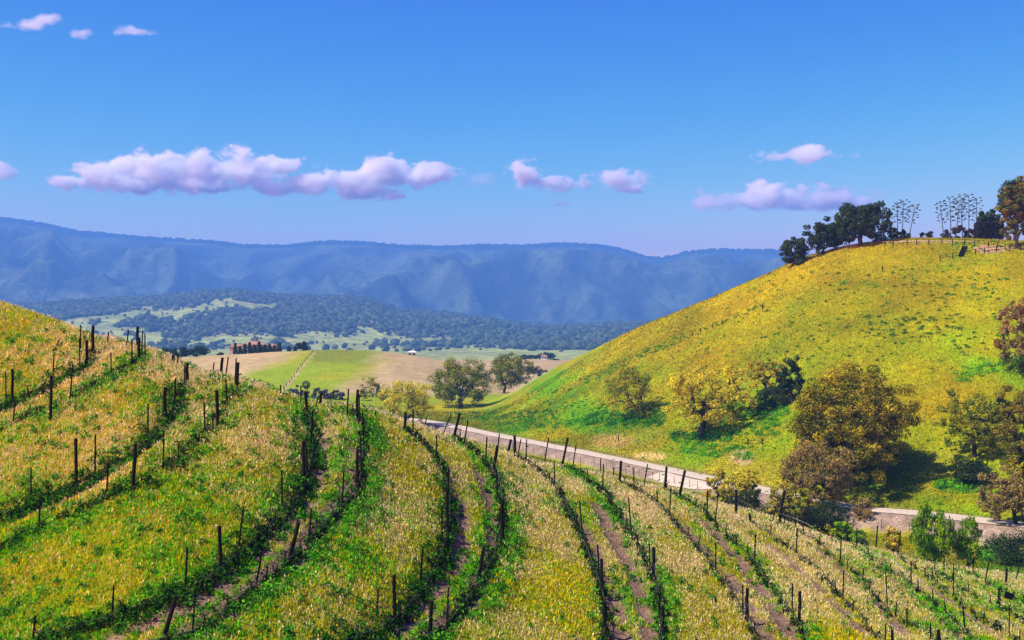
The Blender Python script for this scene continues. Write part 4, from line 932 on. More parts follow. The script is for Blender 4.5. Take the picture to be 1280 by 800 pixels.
# pines
tree('pine_tree', 1271, 309, (1246, 227, 1298, 300), 'pine2', 'big pine at the right end of the hilltop with olive brown boughs', 'tree', None, 41, n=150, nper=95, leaf=.24, crad=.085, trunk=.022, fork=.5, ymin=260, shape='dome')
tree('pine_tree', 1268, 302, (1246, 224, 1300, 275), 'pine', 'dark green pine crown rising behind the big pine', 'tree', None, 42, n=110, nper=100, leaf=.24, crad=.12, trunk=.02, fork=.6, y=318)
tree('pine_tree', 1240, 300, (1225, 262, 1250, 282), 'pine', 'small dark pine with layered boughs behind the hedge', 'tree', None, 43, n=34, nper=90, leaf=.24, crad=.13, trunk=.02, fork=.6, y=328)
# agaves: tall flower stalks with side branchlets
def agave(px, pyb, px1, pyt, y, label, seed):
    r = np.random.default_rng(seed); X, Y, Z = at(px, y); s = Y/F
    top = np.array([(px1-px)*s, r.normal(0, .2), -(pyt-EY)*s-Z]); o = empty('agave', (X, Y, Z)); tag(o, label, 'agave', 'flowering agaves on the hilltop')
    H = top[2]; st = np.array([top*t+np.array([math.sin(t*3)*.12, 0, 0]) for t in np.linspace(0, 1, 8)]); v, q, t_ = tube_arrays(st, np.linspace(.13, .05, 8), 6); mesh_np('stalk', v, [q, t_], M_bark, parent=o)
    parts = []; pads = []
    nb = 22
    for k in range(nb):
        t = .42+.57*k/nb; b = np.array([np.interp(t, np.linspace(0, 1, 8), st[:, j]) for j in range(3)]); a = k*2.4+r.uniform(-.3, .3)
        L = (1.45*math.sin(math.pi*min(1, (t-.36)/.72))**.7+.25)*r.uniform(.8, 1.1)
        e = b+np.array([math.cos(a)*L, math.sin(a)*L, .45*L]); parts.append(tube_arrays(np.array([b, (b+e)/2+np.array([0, 0, -.05]), e]), [.03, .025, .02], 4)); pads.append(e)
    arr = join(parts); mesh_np('branch', arr[0], arr[1], M_bark, parent=o)['kind'] = 'stuff'
    v, f, c = crown_leaves(r, np.array(pads), np.full(nb, .34), 12, .20, np.array([(.05, .055, .03)]), flat=.25); mesh_np('seed_pods', v, f, M_leaf, parent=o, col=c)  # withered seed pods at the branch tips
    lv = []; nl = 16
    for k in range(nl):
        a = k*2.4; L = r.uniform(1.0, 1.6); up = r.uniform(.3, 1.2); d = np.array([math.cos(a), math.sin(a), 0]); n_ = np.array([-d[1], d[0], 0])*.12
        lv.append((np.array([-n_, n_, d*L*.5+n_+np.array([0, 0, up*.7]), d*L*.5-n_+np.array([0, 0, up*.7]), d*L+np.array([0, 0, up*.9]), d*L*.25+np.array([0, 0, up*.2-.05])]), np.array([(0, 1, 2, 3)]), np.array([(3, 2, 4), (0, 5, 1)])))
    arr = join(lv); mesh_np('leaves', arr[0], arr[1], M_leaf, parent=o, col=np.tile(np.array([[.09, .12, .09]]), (len(arr[0]), 1)))
for i, (a, b, c_, d, lb) in enumerate(((1121.5, 296, 1121, 254, 'leftmost flowering agave stalk, in the group of three'), (1127, 296, 1129, 250, 'middle stalk in the group of three agaves'), (1136, 296, 1143.5, 256, 'leaning agave stalk right of the group of three'),
    (1179.5, 297, 1175, 252, 'agave stalk farthest left in the right hand thicket'), (1188.5, 297, 1187, 246, 'straight agave stalk second from left in the thicket'), (1194, 297, 1199, 250, 'short agave stalk leaning right across its neighbour'),
    (1203, 297, 1200.5, 243, 'tallest agave stalk crossing the leaning one'), (1210.5, 297, 1211, 243, 'straight slender agave stalk right of the crossed pair'), (1220, 297, 1221.5, 247, 'agave stalk farthest right beside the clipped hedge'))):
    agave(a, b, c_, d, 332-(i % 3), lb, 100+i)
# far ridge of the golden hill and the valley
def row_trees(lst, pal, shape, grp, y, name='tree', dens=60, leaf=.4, trunk=.03, n=16):
    for i, (px, pyb, wd_, ht, lb) in enumerate(lst):
        wd_ = wd_*1.12; tree(name, px, pyb, (px-wd_/2, pyb-ht, px+wd_/2, pyb-.5), pal, lb, 'tree', grp, 200+int(px), n=n, nper=dens, leaf=leaf, crad=.2, trunk=trunk, fork=.25, y=y, shape=shape)
row_trees([(294, 444, 6, 15, 'tall cypress at the left end of the row before the red roof'), (300, 444, 6, 11, 'short cypress second in the row before the red roof'), (306, 443, 6, 13, 'cypress third from the left before the red roof'),
 (312, 443, 6, 15, 'cypress fourth from the left before the red roof'), (318, 443, 6, 12, 'cypress in the middle of the row before the red roof'), (324, 442, 7, 15, 'wide tall cypress right of the middle of the row'),
 (331, 442, 6, 11, 'cypress third from the right before the red roof'), (337, 442, 6, 12, 'cypress second from the right before the red roof'), (343, 441, 6, 9, 'low cypress at the right end of the row by the roof'),
 (349, 441, 6, 13, 'pointed conifer standing alone right of the roofed house'), (361, 441, 5, 8, 'first of two small conifers on the hill crest'), (369, 440, 4.5, 7, 'second smaller conifer on the hill crest')], 'dark', 'cone', 'dark conifers on the crest of the golden hill', 622, 'conifer', n=22)
row_trees([(375, 440, 8, 13, 'left tree of the dark pair where the dirt track meets the crest'), (381, 440, 8, 13, 'right tree of the dark pair where the dirt track meets the crest'),
 (250, 447, 17, 14, 'round dark tree, largest in the row left of the red roof'), (238, 446, 9, 10, 'small dark tree just left of the largest round one'), (229, 446, 13, 11, 'broad dark tree, third from the right in its row'), (216, 446, 11, 9, 'round tree, fourth from the right in its row'),
 (206, 444, 10, 9, 'pale dusky tree nearest the left vineyard ridge'), (275, 447, 6, 6, 'small dark tree between the round tree and the cypress row')], 'dark', 'round', 'dark trees on the crest of the golden hill', 624, 'tree', n=18, dens=80)
row_trees([(655, 452, 14, 8, 'low dark tree on the pale hill behind the oaks'), (666, 452, 12, 8, 'wide dark tree beside the low one on the pale hill'), (684, 453, 16, 12, 'tallest dark tree on the pale hill behind the oaks'), (676, 452, 9, 9, 'dark tree left of the tallest on the pale hill'), (694, 455, 9, 6, 'last small dark tree at the edge of the right hill')], 'dark', 'round', 'dark trees on the pale second hill', 1000, 'tree', leaf=.6, dens=60)
row_trees([(113, 434, 16, 12, 'dark twiggy tree behind the left vineyard ridge'), (91.5, 434, 8, 28, 'small round dark tree peeking over the left grass hill'), (151, 438, 8, 8, 'small bush tree right of the pink house on the ridge'), (181, 444, 9, 13, 'dusky tree behind the tall posts on the left ridge')], 'blue', 'round', None, 297, 'tree', n=16, leaf=.2)
# grey green brush at the foot of the golden hill
BB = 'grey brush at the foot of the golden hill'
for i, (a, b, t, lb, pl) in enumerate(((361, 376, 482, 'grey brush clump farthest left below the dirt track', 'blue'), (374, 388, 485, 'dark grey brush clump right beneath the windmill', 'blue'), (388, 404, 484, 'grey brush clump right of the windmill', 'blue'), (402, 418, 486, 'grey brush clump third right of the windmill', 'blue'), (415, 431, 488, 'lowest grey brush clump at the right end of the thicket', 'blue'), (328, 342, 478, 'olive brush behind the vineyard crest left of the track', 'olive_gold'), (448, 458, 488, 'pale brush left of the small thin oak', 'olive_gold'))):
    bush((a+b)/2, 500, (a, t, b, 500), pl, lb, 300+i, y=452-i, group=BB, n=16, nper=80, leaf=.28)
bush(475, 497, (468, 487, 480, 498), 'lime', 'bright green bush at the foot of the small thin oak', 320, y=450, group=BB, n=10, nper=60, leaf=.25)
for i, (a, b, t, bt, lb) in enumerate(((655, 672, 456, 466, 'bluish thicket behind the rounded oak'), (668, 684, 458, 468, 'bluish thicket at the foot of the pale hill'), (590, 604, 486, 498, 'pale grass tussock behind the road end oak'))):
    bush((a+b)/2, bt, (a, t, b, bt+2), 'blue' if i < 2 else 'olive_gold', lb, 330+i, y=600 if i < 2 else 470, group='brush between the far oaks', n=14, nper=60, leaf=.3)

# green weed mounds on the right hill and in the valley (ground cover)
def hill_weeds():
    r = np.random.default_rng(21); pts = []
    def box(n, x0, x1, y0, y1, rad, col, slant=0.0):
        for _ in range(n):
            px = r.uniform(x0, x1); py = r.uniform(y0, y1)+slant*(px-(x0+x1)/2); pts.append((px, py, rad*r.uniform(.5, 1.3), col))
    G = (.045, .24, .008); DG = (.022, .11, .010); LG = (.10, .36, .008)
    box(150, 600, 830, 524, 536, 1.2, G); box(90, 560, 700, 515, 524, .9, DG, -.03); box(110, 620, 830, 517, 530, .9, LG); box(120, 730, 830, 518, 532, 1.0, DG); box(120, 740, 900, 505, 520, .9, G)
    box(40, 838, 900, 543, 550, 1.1, DG); box(60, 838, 915, 541, 552, 1.0, G); box(110, 850, 940, 555, 572, .8, LG, .1); box(70, 905, 975, 520, 545, .9, G); box(90, 930, 985, 500, 520, .9, LG)
    box(70, 690, 860, 452, 462, .7, G, -.45); box(50, 760, 960, 418, 424, .6, G, -.42); box(30, 650, 760, 495, 512, .6, G)
    box(90, 950, 1270, 340, 460, .55, DG); box(120, 850, 1270, 330, 470, .55, G); box(45, 1080, 1230, 395, 425, .7, DG); box(50, 1190, 1275, 455, 470, .8, LG, -.3)
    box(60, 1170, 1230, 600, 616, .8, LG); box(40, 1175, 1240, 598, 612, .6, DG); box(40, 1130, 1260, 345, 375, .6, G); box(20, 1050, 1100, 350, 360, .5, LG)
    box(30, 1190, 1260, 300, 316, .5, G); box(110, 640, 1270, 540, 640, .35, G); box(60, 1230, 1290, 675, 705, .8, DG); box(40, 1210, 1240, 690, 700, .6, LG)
    X, Y, Z, RR, CC = [], [], [], [], []
    for px, py, rad, col in pts:
        x, y, z = hit(px, py, 130, 560)
        X.append(x); Y.append(y); Z.append(z); RR.append(rad); CC.append(col)
    X, Y, Z, RR, CC = map(np.array, (X, Y, Z, RR, CC))
    v, f, c = leafclump(X, Y, Z, RR, RR*.75, 34, .16, CC, r)
    mesh_np('green_weeds', v, f, M_leaf, col=c)['kind'] = 'stuff'
hill_weeds()
# short tufted grass of the valley and the right hill
def hill_grass():
    r = np.random.default_rng(22); N = 430000
    P = r.uniform(0, 1330, N); t = r.uniform(0, 1, N); y = 150*(400/150)**t; x = (P-640)/F*y
    z = ground_h(x, y); py = EY-F*z/y
    d = pdist(x, y, ROAD); near_ = y < _ry(P)
    k = (d > 3.4) & ~(near_ & (d < 8)) & (y < h_yc(P)+4) & (py < 725); x, y, z, P, py = x[k], y[k], z[k], P[k], py[k]
    c = col_mid(P, y, x, z); n = len(x)
    c = c*r.uniform(.65, 1.55, n)[:, None]; s = .5+y/500
    v, q, t_, cc = blades(x, y, z,   .26*s*r.uniform(.5, 1.3, n), .20*s*r.uniform(.6, 1.3, n), .8, c, r)
    mesh_np('hill_grass', v, [q, t_], M_grass, col=cc)['kind'] = 'stuff'
hill_grass()
# far woodland: countless small trees on the mid range
def woodland():
    r = np.random.default_rng(31); N = 110000
    P = r.uniform(-120, 1050, N); y = np.sqrt(r.uniform(2250**2, 4700**2, N)); x = (P-640)/F*y
    n_ = wood_mask(x, y); v_ = fbm(x/90, y/200, 72, 4); z = ground_h(x, y); py = EY-F*z/y
    up = 1-sstep(395, 425, py); m = 1-sstep(.42, .53, n_+.14*(v_-.5)-.20*up)
    k = (r.uniform(0, 1, N) < m*.42+.04*(fbm(x/40, y/60, 75, 3) > .55)) & (P < 1000); x, y, z = x[k], y[k], z[k]; n = len(x)
    ph = (1+5**.5)/2; ico = np.array([(-1, ph, 0), (1, ph, 0), (-1, -ph, 0), (1, -ph, 0), (0, -1, ph), (0, 1, ph), (0, -1, -ph), (0, 1, -ph), (ph, 0, -1), (ph, 0, 1), (-ph, 0, -1), (-ph, 0, 1)])/1.9
    fi = np.array([(0, 11, 5), (0, 5, 1), (0, 1, 7), (0, 7, 10), (0, 10, 11), (1, 5, 9), (5, 11, 4), (11, 10, 2), (10, 7, 6), (7, 1, 8), (3, 9, 4), (3, 4, 2), (3, 2, 6), (3, 6, 8), (3, 8, 9), (4, 9, 5), (2, 4, 11), (6, 2, 10), (8, 6, 7), (9, 8, 1)])
    s = 3.2+8*r.uniform(0, 1, n)**2.2; V = np.stack([x, y, z+s*.6], -1)[:, None]+ico[None]*s[:, None, None]*r.uniform(.7, 1.25, (n, 12, 1))*np.array([1, 1, .85]); V = V.reshape(-1, 3)
    Fc = (fi[None]+(np.arange(n)*12)[:, None, None]).reshape(-1, 3); c = np.repeat(np.array([.06, .08, .04])[None]*r.uniform(.6, 1.6, n)[:, None], 12, 0)
    mesh_np('far_woodland', V, Fc, M_leaf, col=c)['kind'] = 'stuff'
    # ragged tree line along the mountain crest
    N = 5200; P = r.uniform(-60, 1150, N); y = 9000+r.normal(0, 60, N); x = (P-640)/F*y; z = ground_h(x, y); s = r.uniform(5, 15, N)
    V = np.stack([x, y, z+s*.5], -1)[:, None]+ico[None]*s[:, None, None]*np.array([1, 1, 1.2]); Fc = (fi[None]+(np.arange(N)*12)[:, None, None]).reshape(-1, 3)
    mesh_np('crest_woodland', V.reshape(-1, 3), Fc, M_leaf, col=np.tile(np.array([[.03, .05, .02]]), (N*12, 1)))['kind'] = 'stuff'
woodland()
# ------------------------------------------------------------------ fences, houses, windmill, clouds
def box_arr(x0, x1, y0, y1, z0, z1):
    v = np.array([(x, y, z) for z in (z0, z1) for y in (y0, y1) for x in (x0, x1)], float)
    return v, np.array([(0, 2, 3, 1), (4, 5, 7, 6), (0, 1, 5, 4), (2, 6, 7, 3), (0, 4, 6, 2), (1, 3, 7, 5)]), np.zeros((0, 3), int)
def fence_line(name, pts, ph, label, rails=(.45, .95), post_r=.06, rail_r=.03, mat=M_wood, rail_name='rail', lean=.03, group=None):
    """posts (each a part) and rails following 3-D ground points"""
    o = empty(name, pts[0]); tag(o, label, 'fence', group); p0 = np.array(pts[0])
    v, q, t = tube_arrays(np.array([(0, 0, -.3), (0, 0, ph)]), [post_r, post_r*.9], 6)
    pm = mk('post', (v, [q, t]), mat)
    for p in pts[:100]:
        c = bpy.data.objects.new('post', pm); C.objects.link(c); c.parent = o; c.location = np.array(p)-p0; c.rotation_euler = (random.uniform(-lean, lean), random.uniform(-lean, lean), 0); c.scale = (1, 1, random.uniform(.9, 1.1))
    P3 = np.array(pts)-p0
    for h in rails:
        v, q, t = tube_arrays(P3+np.array([0, 0, h*ph]), np.full(len(P3), rail_r), 4); mesh_np(rail_name, v, [q, t], mat, parent=o)
    return o
def fence_px(name, poly, step, ph, label, ymin=130, **kw):
    W_ = [hit(px, py, ymin, 900)[:2] for px, py in poly]; L = dense(W_, .5); seg = np.linalg.norm(np.diff(L, axis=0), axis=1); S = np.concatenate([[0], np.cumsum(seg)])
    s = np.arange(0, S[-1], step)+np.random.default_rng(1).uniform(-.15, .15, len(np.arange(0, S[-1], step)))*step; x = np.interp(s, S, L[:, 0]); y = np.interp(s, S, L[:, 1]); z = ground_h(x, y)
    return fence_line(name, [(float(a), float(b), float(c)) for a, b, c in zip(x, y, z)], ph, label, **kw)
# roadside wire fence on the bank
nrm_road = np.gradient(ROAD, axis=0); nrm_road /= np.linalg.norm(nrm_road, axis=1)[:, None]; nrm_road = np.stack([-nrm_road[:, 1], nrm_road[:, 0]], -1)
Lf = ROAD+nrm_road*0; 
for sgn in (1, -1):
    if (ROAD+nrm_road*sgn*6)[len(ROAD)//2, 1] < ROAD[len(ROAD)//2, 1]: Lf = ROAD+nrm_road*sgn*6.6
Pf = 640+F*Lf[:, 0]/Lf[:, 1]
def seg_fence(lo, hi, step, ph, label, rails=(.95, .5)):
    q = Lf[(Pf > lo) & (Pf < hi)]; seg = np.linalg.norm(np.diff(q, axis=0), axis=1); S = np.concatenate([[0], np.cumsum(seg)]); s = np.arange(0, S[-1], step)
    x = np.interp(s, S, q[:, 0]); y = np.interp(s, S, q[:, 1]); z = ground_h(x, y)
    fence_line('wire_fence', [tuple(map(float, a)) for a in zip(x, y, z)], ph, label, rails=rails, post_r=.055, rail_r=.008, mat=M_steel, rail_name='wire', lean=.06, group='wire fences along the road')
seg_fence(530, 735, 5.5, 1.3, 'sparse wire fence along the far stretch of the road bank')
seg_fence(736, 885, 2.6, 1.5, 'closely spaced wire fence along the middle stretch of the road bank')
seg_fence(1060, 1300, 4.2, 1.4, 'wire fence along the near stretch of the road bank at the right')
fence_px('wire_fence', [(560, 520), (585, 513), (640, 513), (700, 516)], 6, 1.2, 'low wire fence in the weeds beyond the far road bend', rail_r=.008, mat=M_steel, rail_name='wire', group='wire fences along the road')
fence_px('wire_fence', [(580, 497), (600, 498), (612, 497)], 7, 1.1, 'short wire fence behind the dark green oak', rail_r=.02, mat=M_steel, rail_name='wire', group='wire fences along the road')
HF = 'fences on the right hill'
fence_px('rail_fence', [(1092, 309), (1120, 307), (1160, 306), (1200, 306), (1240, 309), (1262, 313)], 3.0, 1.5, 'long rail fence along the hilltop below the agaves', ymin=200, rails=(.95, .5), post_r=.12, rail_r=.05, group=HF)
fence_px('rail_fence', [(1175, 326), (1187, 324), (1210, 320), (1236, 316), (1262, 314), (1290, 312)], 2.8, 1.4, 'lower rail fence in front of the bare patch near the pine', ymin=200, rails=(.95, .5), post_r=.12, rail_r=.045, group=HF)
fence_px('rail_fence', [(1025, 362), (1034, 359), (1044, 355)], 2.0, 1.1, 'tiny fence remnant on the middle of the slope', ymin=200, post_r=.1, rails=(.9,), rail_r=.03, group=HF)
fence_px('rail_fence', [(851, 424), (862, 420), (874, 415), (890, 410), (908, 403)], 3.6, 1.1, 'short line of dark posts low on the left shoulder of the slope', ymin=200, post_r=.12, rails=(.9,), rail_r=.02, group=HF)
fence_px('rail_fence', [(935, 556), (953, 556)], 3.4, 1.3, 'two post gate rail above the bare bank on the lower slope', ymin=170, post_r=.12, rails=(.7,), rail_r=.05, group=HF)
for px, py, lb in ((1103, 340, 'lone weathered post high on the open slope'), (773, 551, 'lone short post on the road cutting beside a weed clump'), (953, 387, 'lone thin post left of the slope fence remnant'), (1211, 611, 'lone post in the weeds below the dusky oak')):
    x, y, z = hit(px, py, 150, 500); o = bpy.data.objects.new('wooden_post', WOODM[1]); C.objects.link(o); o.location = (x, y, z); o.scale = (1.3, 1.3, 1.4); tag(o, lb, 'post', 'lone posts on the right hill')
# log steps beside the bare patch
x, y, z = hit(1201, 321, 200, 500); x2, y2, z2 = hit(1206, 310, 200, 500)
o = empty('ramp', (x, y, z)); tag(o, 'dark slanting timber ramp between the two hilltop fences', 'ramp'); d = np.array([x2-x, y2-y, z2-z])
for s in (-.45, .45): 
    v, q, t = tube_arrays(np.array([(s, 0, .3), d+np.array([s, 0, .5])]), [.22, .2], 6); mesh_np('side_beam', v, [q, t], M_wood, parent=o)
arr = join([tube_arrays(np.array([d*k+np.array([-.45, 0, .35]), d*k+np.array([.45, 0, .35])]), [.16, .16], 5) for k in np.linspace(0, 1, 9)]); mesh_np('steps', arr[0], arr[1], M_wood, parent=o)
fence_px('rail_fence', [(351, 492), (360, 481), (370, 468), (380, 455), (388, 445), (392, 440)], 9, 1.6, 'fence posts beside the dirt track up the golden hill', ymin=430, post_r=.16, rails=(.9,), rail_r=.03)

M_roof = mat_flat('red_roof_tiles', (.33, .18, .13), .85, .1, .25, 1.2); M_wall = mat_flat('plaster', (.55, .42, .33), .9, .1, .12, 1.0); M_dark = mat_flat('window_glass', (.03, .035, .04), .3, .5, .1); M_white = mat_flat('white_paint', (.75, .73, .70), .6, .3, .08)
def roof_mesh(w, d, z0, h, ov=.6):
    v = np.array([(-w/2-ov, -d/2-ov, z0), (w/2+ov, -d/2-ov, z0), (w/2+ov, d/2+ov, z0), (-w/2-ov, d/2+ov, z0), (-w/2+d/2, 0, z0+h), (w/2-d/2, 0, z0+h), (-w/2-ov, -d/2-ov, z0-.25), (w/2+ov, -d/2-ov, z0-.25), (w/2+ov, d/2+ov, z0-.25), (-w/2-ov, d/2+ov, z0-.25)], float)
    return v, [np.array([(0, 1, 5, 4), (2, 3, 4, 5), (6, 7, 1, 0), (7, 8, 2, 1), (8, 9, 3, 2), (9, 6, 0, 3), (9, 8, 7, 6)]), np.array([(1, 2, 5), (3, 0, 4)])]
def house(px, y, w, d, wh, rh, label, mwall, mroof, nwin, chim=True, dx=0, wings=()):
    X, Y, Z = at(px, y); o = empty('house', (X, Y, Z)); tag(o, label, 'house')
    v, q, t = box_arr(-w/2, w/2, -d/2, d/2, -1.5, wh); mesh_np('wall', v, q, mwall, parent=o)
    v, f = roof_mesh(w, d, wh+.26, rh); rf = mesh_np('roof', v, f, mroof, parent=o)
    if chim: v, q, t = box_arr(-.7, .7, -.6, .6, wh+rh*.5, wh+rh+1.4); ch_ = mesh_np('chimney', v, q, mroof, parent=rf)
    for k in range(nwin):
        xx = -w/2+w*(k+.5)/nwin; v, q, t = box_arr(xx-.7, xx+.7, -d/2-.05, -d/2+.05, wh*.35, wh*.8); wn = mesh_np('window', v, q, mwall if mwall is not M_white else M_wall, parent=o)
        v, q, t = box_arr(xx-.58, xx+.58, -d/2-.08, -d/2-.052, wh*.38, wh*.77); mesh_np('pane', v, q, M_dark, parent=wn)
    for k, (wx, ww, wwh, wrh) in enumerate(wings):
        v, q, t = box_arr(wx-ww/2, wx+ww/2, -d/2+1.01, d/2-1, -1.4, wwh); mesh_np('wing', v, q, mwall, parent=o); v, f = roof_mesh(ww, d-2.1, wwh+.27, wrh); v[:, 0] += wx; mesh_np('wing_roof', v, f, mroof, parent=o)
    return o
house(319, 632, 12, 8, 4.4, 1.9, 'wide mansion with red tiled roof half hidden by dark cypresses', M_wall, M_roof, 4, wings=((-9.0, 8, 3.4, 1.3), (8.5, 7, 3.6, 1.3)))
house(134, 298, 5.0, 4.0, 1.9, .9, 'small pink roofed house just showing over the left vineyard ridge', M_wall, M_roof, 2, chim=False)
house(515, 655, 4.4, 3.2, 2.3, .7, 'tiny white roofed shed behind the rounded golden hill', M_white, M_white, 2, chim=False)
house(680, 985, 5, 4, 2.8, 1.0, 'tiny pale shed under the trees on the second hill', M_white, M_roof, 2, chim=False)
# windmill
X, Y, Z = at(383, 462); wm = empty('windmill', (X, Y, Z)); tag(wm, 'small multi bladed farm windmill above the grey brush', 'windmill'); s = Y/F
zh_ = -(481-EY)*s-Z; parts = []
for a in range(4):
    dx, dy = ((-1, -1), (1, -1), (1, 1), (-1, 1))[a]; parts.append(tube_arrays(np.array([(dx*.9, dy*.9, -.2), (dx*.12, dy*.12, zh_)]), [.06, .05], 4))
    for k in range(1, 5):
        t = k/5; e, f2 = ((1, -1), (1, 1), (-1, 1), (-1, -1))[a]; rr2 = .9-.78*t; parts.append(tube_arrays(np.array([(dx*rr2, dy*rr2, zh_*t), (e*rr2, f2*rr2, zh_*t)]), [.03, .03], 4))
arr = join(parts); mesh_np('tower', arr[0], arr[1], M_steel, parent=wm)
V, Q = [], []
for k in range(18):
    a = k*2*math.pi/18; ca, sa = math.cos(a), math.sin(a); b_ = len(V); w_ = .09
    for rr3, ww in ((.45, .07), (1.65, .23)):
        V += [(ca*rr3-sa*ww, -.45+.08, sa*rr3+ca*ww), (ca*rr3+sa*ww, -.45-.08, sa*rr3-ca*ww)]
    Q.append((b_, b_+1, b_+3, b_+2))
v = np.array(V); v[:, 2] += zh_; rot = mesh_np('rotor', v, np.array(Q), M_steel, parent=wm)
v, q, t = tube_arrays(np.array([(math.cos(a)*1.25, -.45, zh_+math.sin(a)*1.25) for a in np.linspace(0, 2*math.pi, 25)]), np.full(25, .04), 4, cap=False); mesh_np('rim', v, q, M_steel, parent=rot)
v, q, t = box_arr(-.03, .03, .4, 1.9, zh_-.4, zh_+.4); mesh_np('tail_vane', v, q, M_steel, parent=wm)
# small dark box on a stake at the lower right: an irrigation control
x, y, z = hit(1250, 759, 60, 130); o = empty('control_box', (x, y, z)); tag(o, 'dark tilted box fixed to a stake at the lower right of the vines', 'box'); s = y/F
v, q, t = box_arr(-.03, .03, -.03, .03, -.3, 24*s); mesh_np('stake', v, q, M_steel, parent=o)
v, q, t = box_arr(.05, 11*s, -.12, .12, 13*s, 20*s); bx1 = mesh_np('case', v, q, M_steel, parent=o); bx1.rotation_euler = (0, R(18), 0)
v, q, t = box_arr(.03, 11*s+.02, -.14, .14, 20.05*s, 21*s); l1 = mesh_np('lid', v, q, M_vine, parent=o); l1.rotation_euler = (0, R(18), 0)

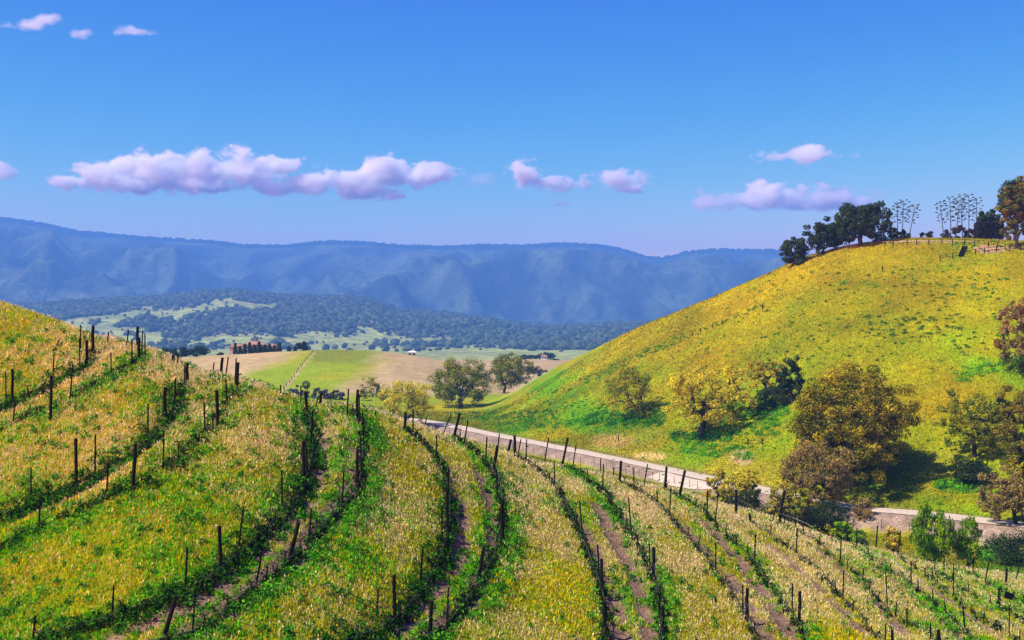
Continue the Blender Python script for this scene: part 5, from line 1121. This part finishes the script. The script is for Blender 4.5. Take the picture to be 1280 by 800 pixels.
# clouds: low fair weather cumulus far beyond the mountains, built as volumes
def cloud(lobes, label, dens, seed, D=22000.0, grp='small clouds in the blue sky'):
    xs = [l[0] for l in lobes]; s = D/F
    x0 = min(l[0]-l[2]*1.5 for l in lobes); x1 = max(l[0]+l[2]*1.5 for l in lobes); y0 = min(l[1]-l[3]*1.7 for l in lobes); y1 = max(l[1]+l[3]*1.6 for l in lobes)
    cx = ((x0+x1)/2-640)*s; cz = -((y0+y1)/2-EY)*s; hw = (x1-x0)/2*s; hh = (y1-y0)/2*s; dp = max(l[3] for l in lobes)*s*2.2
    v, q, t = box_arr(-hw, hw, -dp, dp, -hh, hh)
    m, n, o_ = nodes('cloud'); tc = n.nodes.new('ShaderNodeTexCoord'); cur = None
    nz = n.nodes.new('ShaderNodeTexNoise'); nz.inputs['Scale'].default_value = 1/(24*s); nz.inputs['Detail'].default_value = 8; nz.inputs['Roughness'].default_value = .68
    mp = n.nodes.new('ShaderNodeMapping'); mp.inputs['Location'].default_value = (seed*913.0, seed*377.0, 0); mp.inputs['Scale'].default_value = (.8, .8, 1.25); n.links.new(tc.outputs['Object'], mp.inputs[0]); n.links.new(mp.outputs[0], nz.inputs['Vector'])
    for (lx, ly, rx, ry) in lobes:
        a = n.nodes.new('ShaderNodeVectorMath'); a.operation = 'SUBTRACT'; a.inputs[1].default_value = ((lx-640)*s-cx, 0, -(ly-EY)*s-cz); n.links.new(tc.outputs['Object'], a.inputs[0])
        b = n.nodes.new('ShaderNodeVectorMath'); b.operation = 'MULTIPLY'; b.inputs[1].default_value = (1/(rx*s), 1/(max(ry*1.4, rx*.5)*s), 1/(ry*s)); n.links.new(a.outputs[0], b.inputs[0])
        l = n.nodes.new('ShaderNodeVectorMath'); l.operation = 'LENGTH'; n.links.new(b.outputs[0], l.inputs[0])
        if cur is None: cur = l.outputs['Value']
        else:
            mn = n.nodes.new('ShaderNodeMath'); mn.operation = 'SMOOTH_MIN'; mn.inputs[2].default_value = .25; n.links.new(cur, mn.inputs[0]); n.links.new(l.outputs['Value'], mn.inputs[1]); cur = mn.outputs[0]
    sc = n.nodes.new('ShaderNodeMath'); sc.operation = 'MULTIPLY_ADD'; sc.inputs[1].default_value = 4.2; sc.inputs[2].default_value = -2.1+.98; n.links.new(nz.outputs['Fac'], sc.inputs[0])  # noise part
    sb = n.nodes.new('ShaderNodeMath'); sb.operation = 'SUBTRACT'; n.links.new(sc.outputs[0], sb.inputs[0]); n.links.new(cur, sb.inputs[1])
    mr = n.nodes.new('ShaderNodeMapRange'); mr.inputs['From Min'].default_value = 0; mr.inputs['From Max'].default_value = .8; mr.inputs['To Min'].default_value = 0; mr.inputs['To Max'].default_value = dens; n.links.new(sb.outputs[0], mr.inputs['Value'])
    pv = n.nodes.new('ShaderNodeVolumePrincipled'); pv.inputs['Color'].default_value = (1, 1, 1, 1); pv.inputs['Anisotropy'].default_value = .1
    n.links.new(mr.outputs[0], pv.inputs['Density']); n.links.new(pv.outputs[0], o_.inputs['Volume'])
    m.cycles.volume_step_rate = .25
    o = mesh_np('cloud', v, q, m, loc=(cx, D, cz)); tag(o, label, 'cloud', grp)
    return o
K = .024
cloud([(95, 227, 32, 10), (135, 219, 42, 17), (195, 214, 46, 22), (245, 214, 52, 20), (300, 210, 44, 20), (350, 207, 42, 9), (185, 230, 50, 12), (260, 229, 55, 12)], 'longest white cloud, stretching over the left mountains', K, 1)
cloud([(345, 234, 34, 9), (390, 229, 40, 14), (436, 225, 40, 16), (480, 216, 32, 20), (530, 219, 42, 14), (458, 239, 42, 9), (490, 246, 18, 6)], 'second large white cloud, left of centre, lumpy top', K, 2)
cloud([(590, 224, 22, 9)], 'faint wisp right of the second large cloud', K*.10, 3)
cloud([(660, 217, 24, 15), (678, 226, 22, 9), (696, 232, 22, 8)], 'small white cloud with a sloping tail over the centre', K, 4)
cloud([(770, 225, 34, 13), (735, 231, 18, 8), (786, 235, 16, 7)], 'small flat bottomed cloud right of the centre', K*.8, 5)
cloud([(694, 255, 17, 4.5)], 'smallest faint cloud below the sloping one', K*.35, 6)
cloud([(890, 253, 24, 13)], 'small soft round cloud left of the long right hand one', K*.45, 7)
cloud([(938, 251, 26, 14), (958, 244, 26, 17), (990, 249, 40, 15), (1035, 247, 34, 16), (1066, 253, 20, 9)], 'long peaked cloud behind the skyline trees', K*.8, 8)
cloud([(1005, 194, 46, 9), (1018, 190, 22, 10)], 'thin lens shaped cloud high above the right hill', K*.6, 9)
cloud([(1067, 195, 9, 5)], 'tiny faint puff right of the lens shaped cloud', K*.15, 10)
cloud([(1095, 242, 14, 6)], 'faint pale puff above the agaves', K*.10, 11)
cloud([(32, 31, 34, 8), (58, 26, 20, 8)], 'pinkish wisp in the top left corner', K*.22, 12)
cloud([(101, 41, 18, 6)], 'small pinkish wisp second from the top left', K*.25, 13)
cloud([(170, 39, 24, 6)], 'small pinkish wisp third from the top left', K*.28, 14)
cloud([(-8, 214, 26, 11)], 'cloud cut by the left picture edge', K*.35, 15)
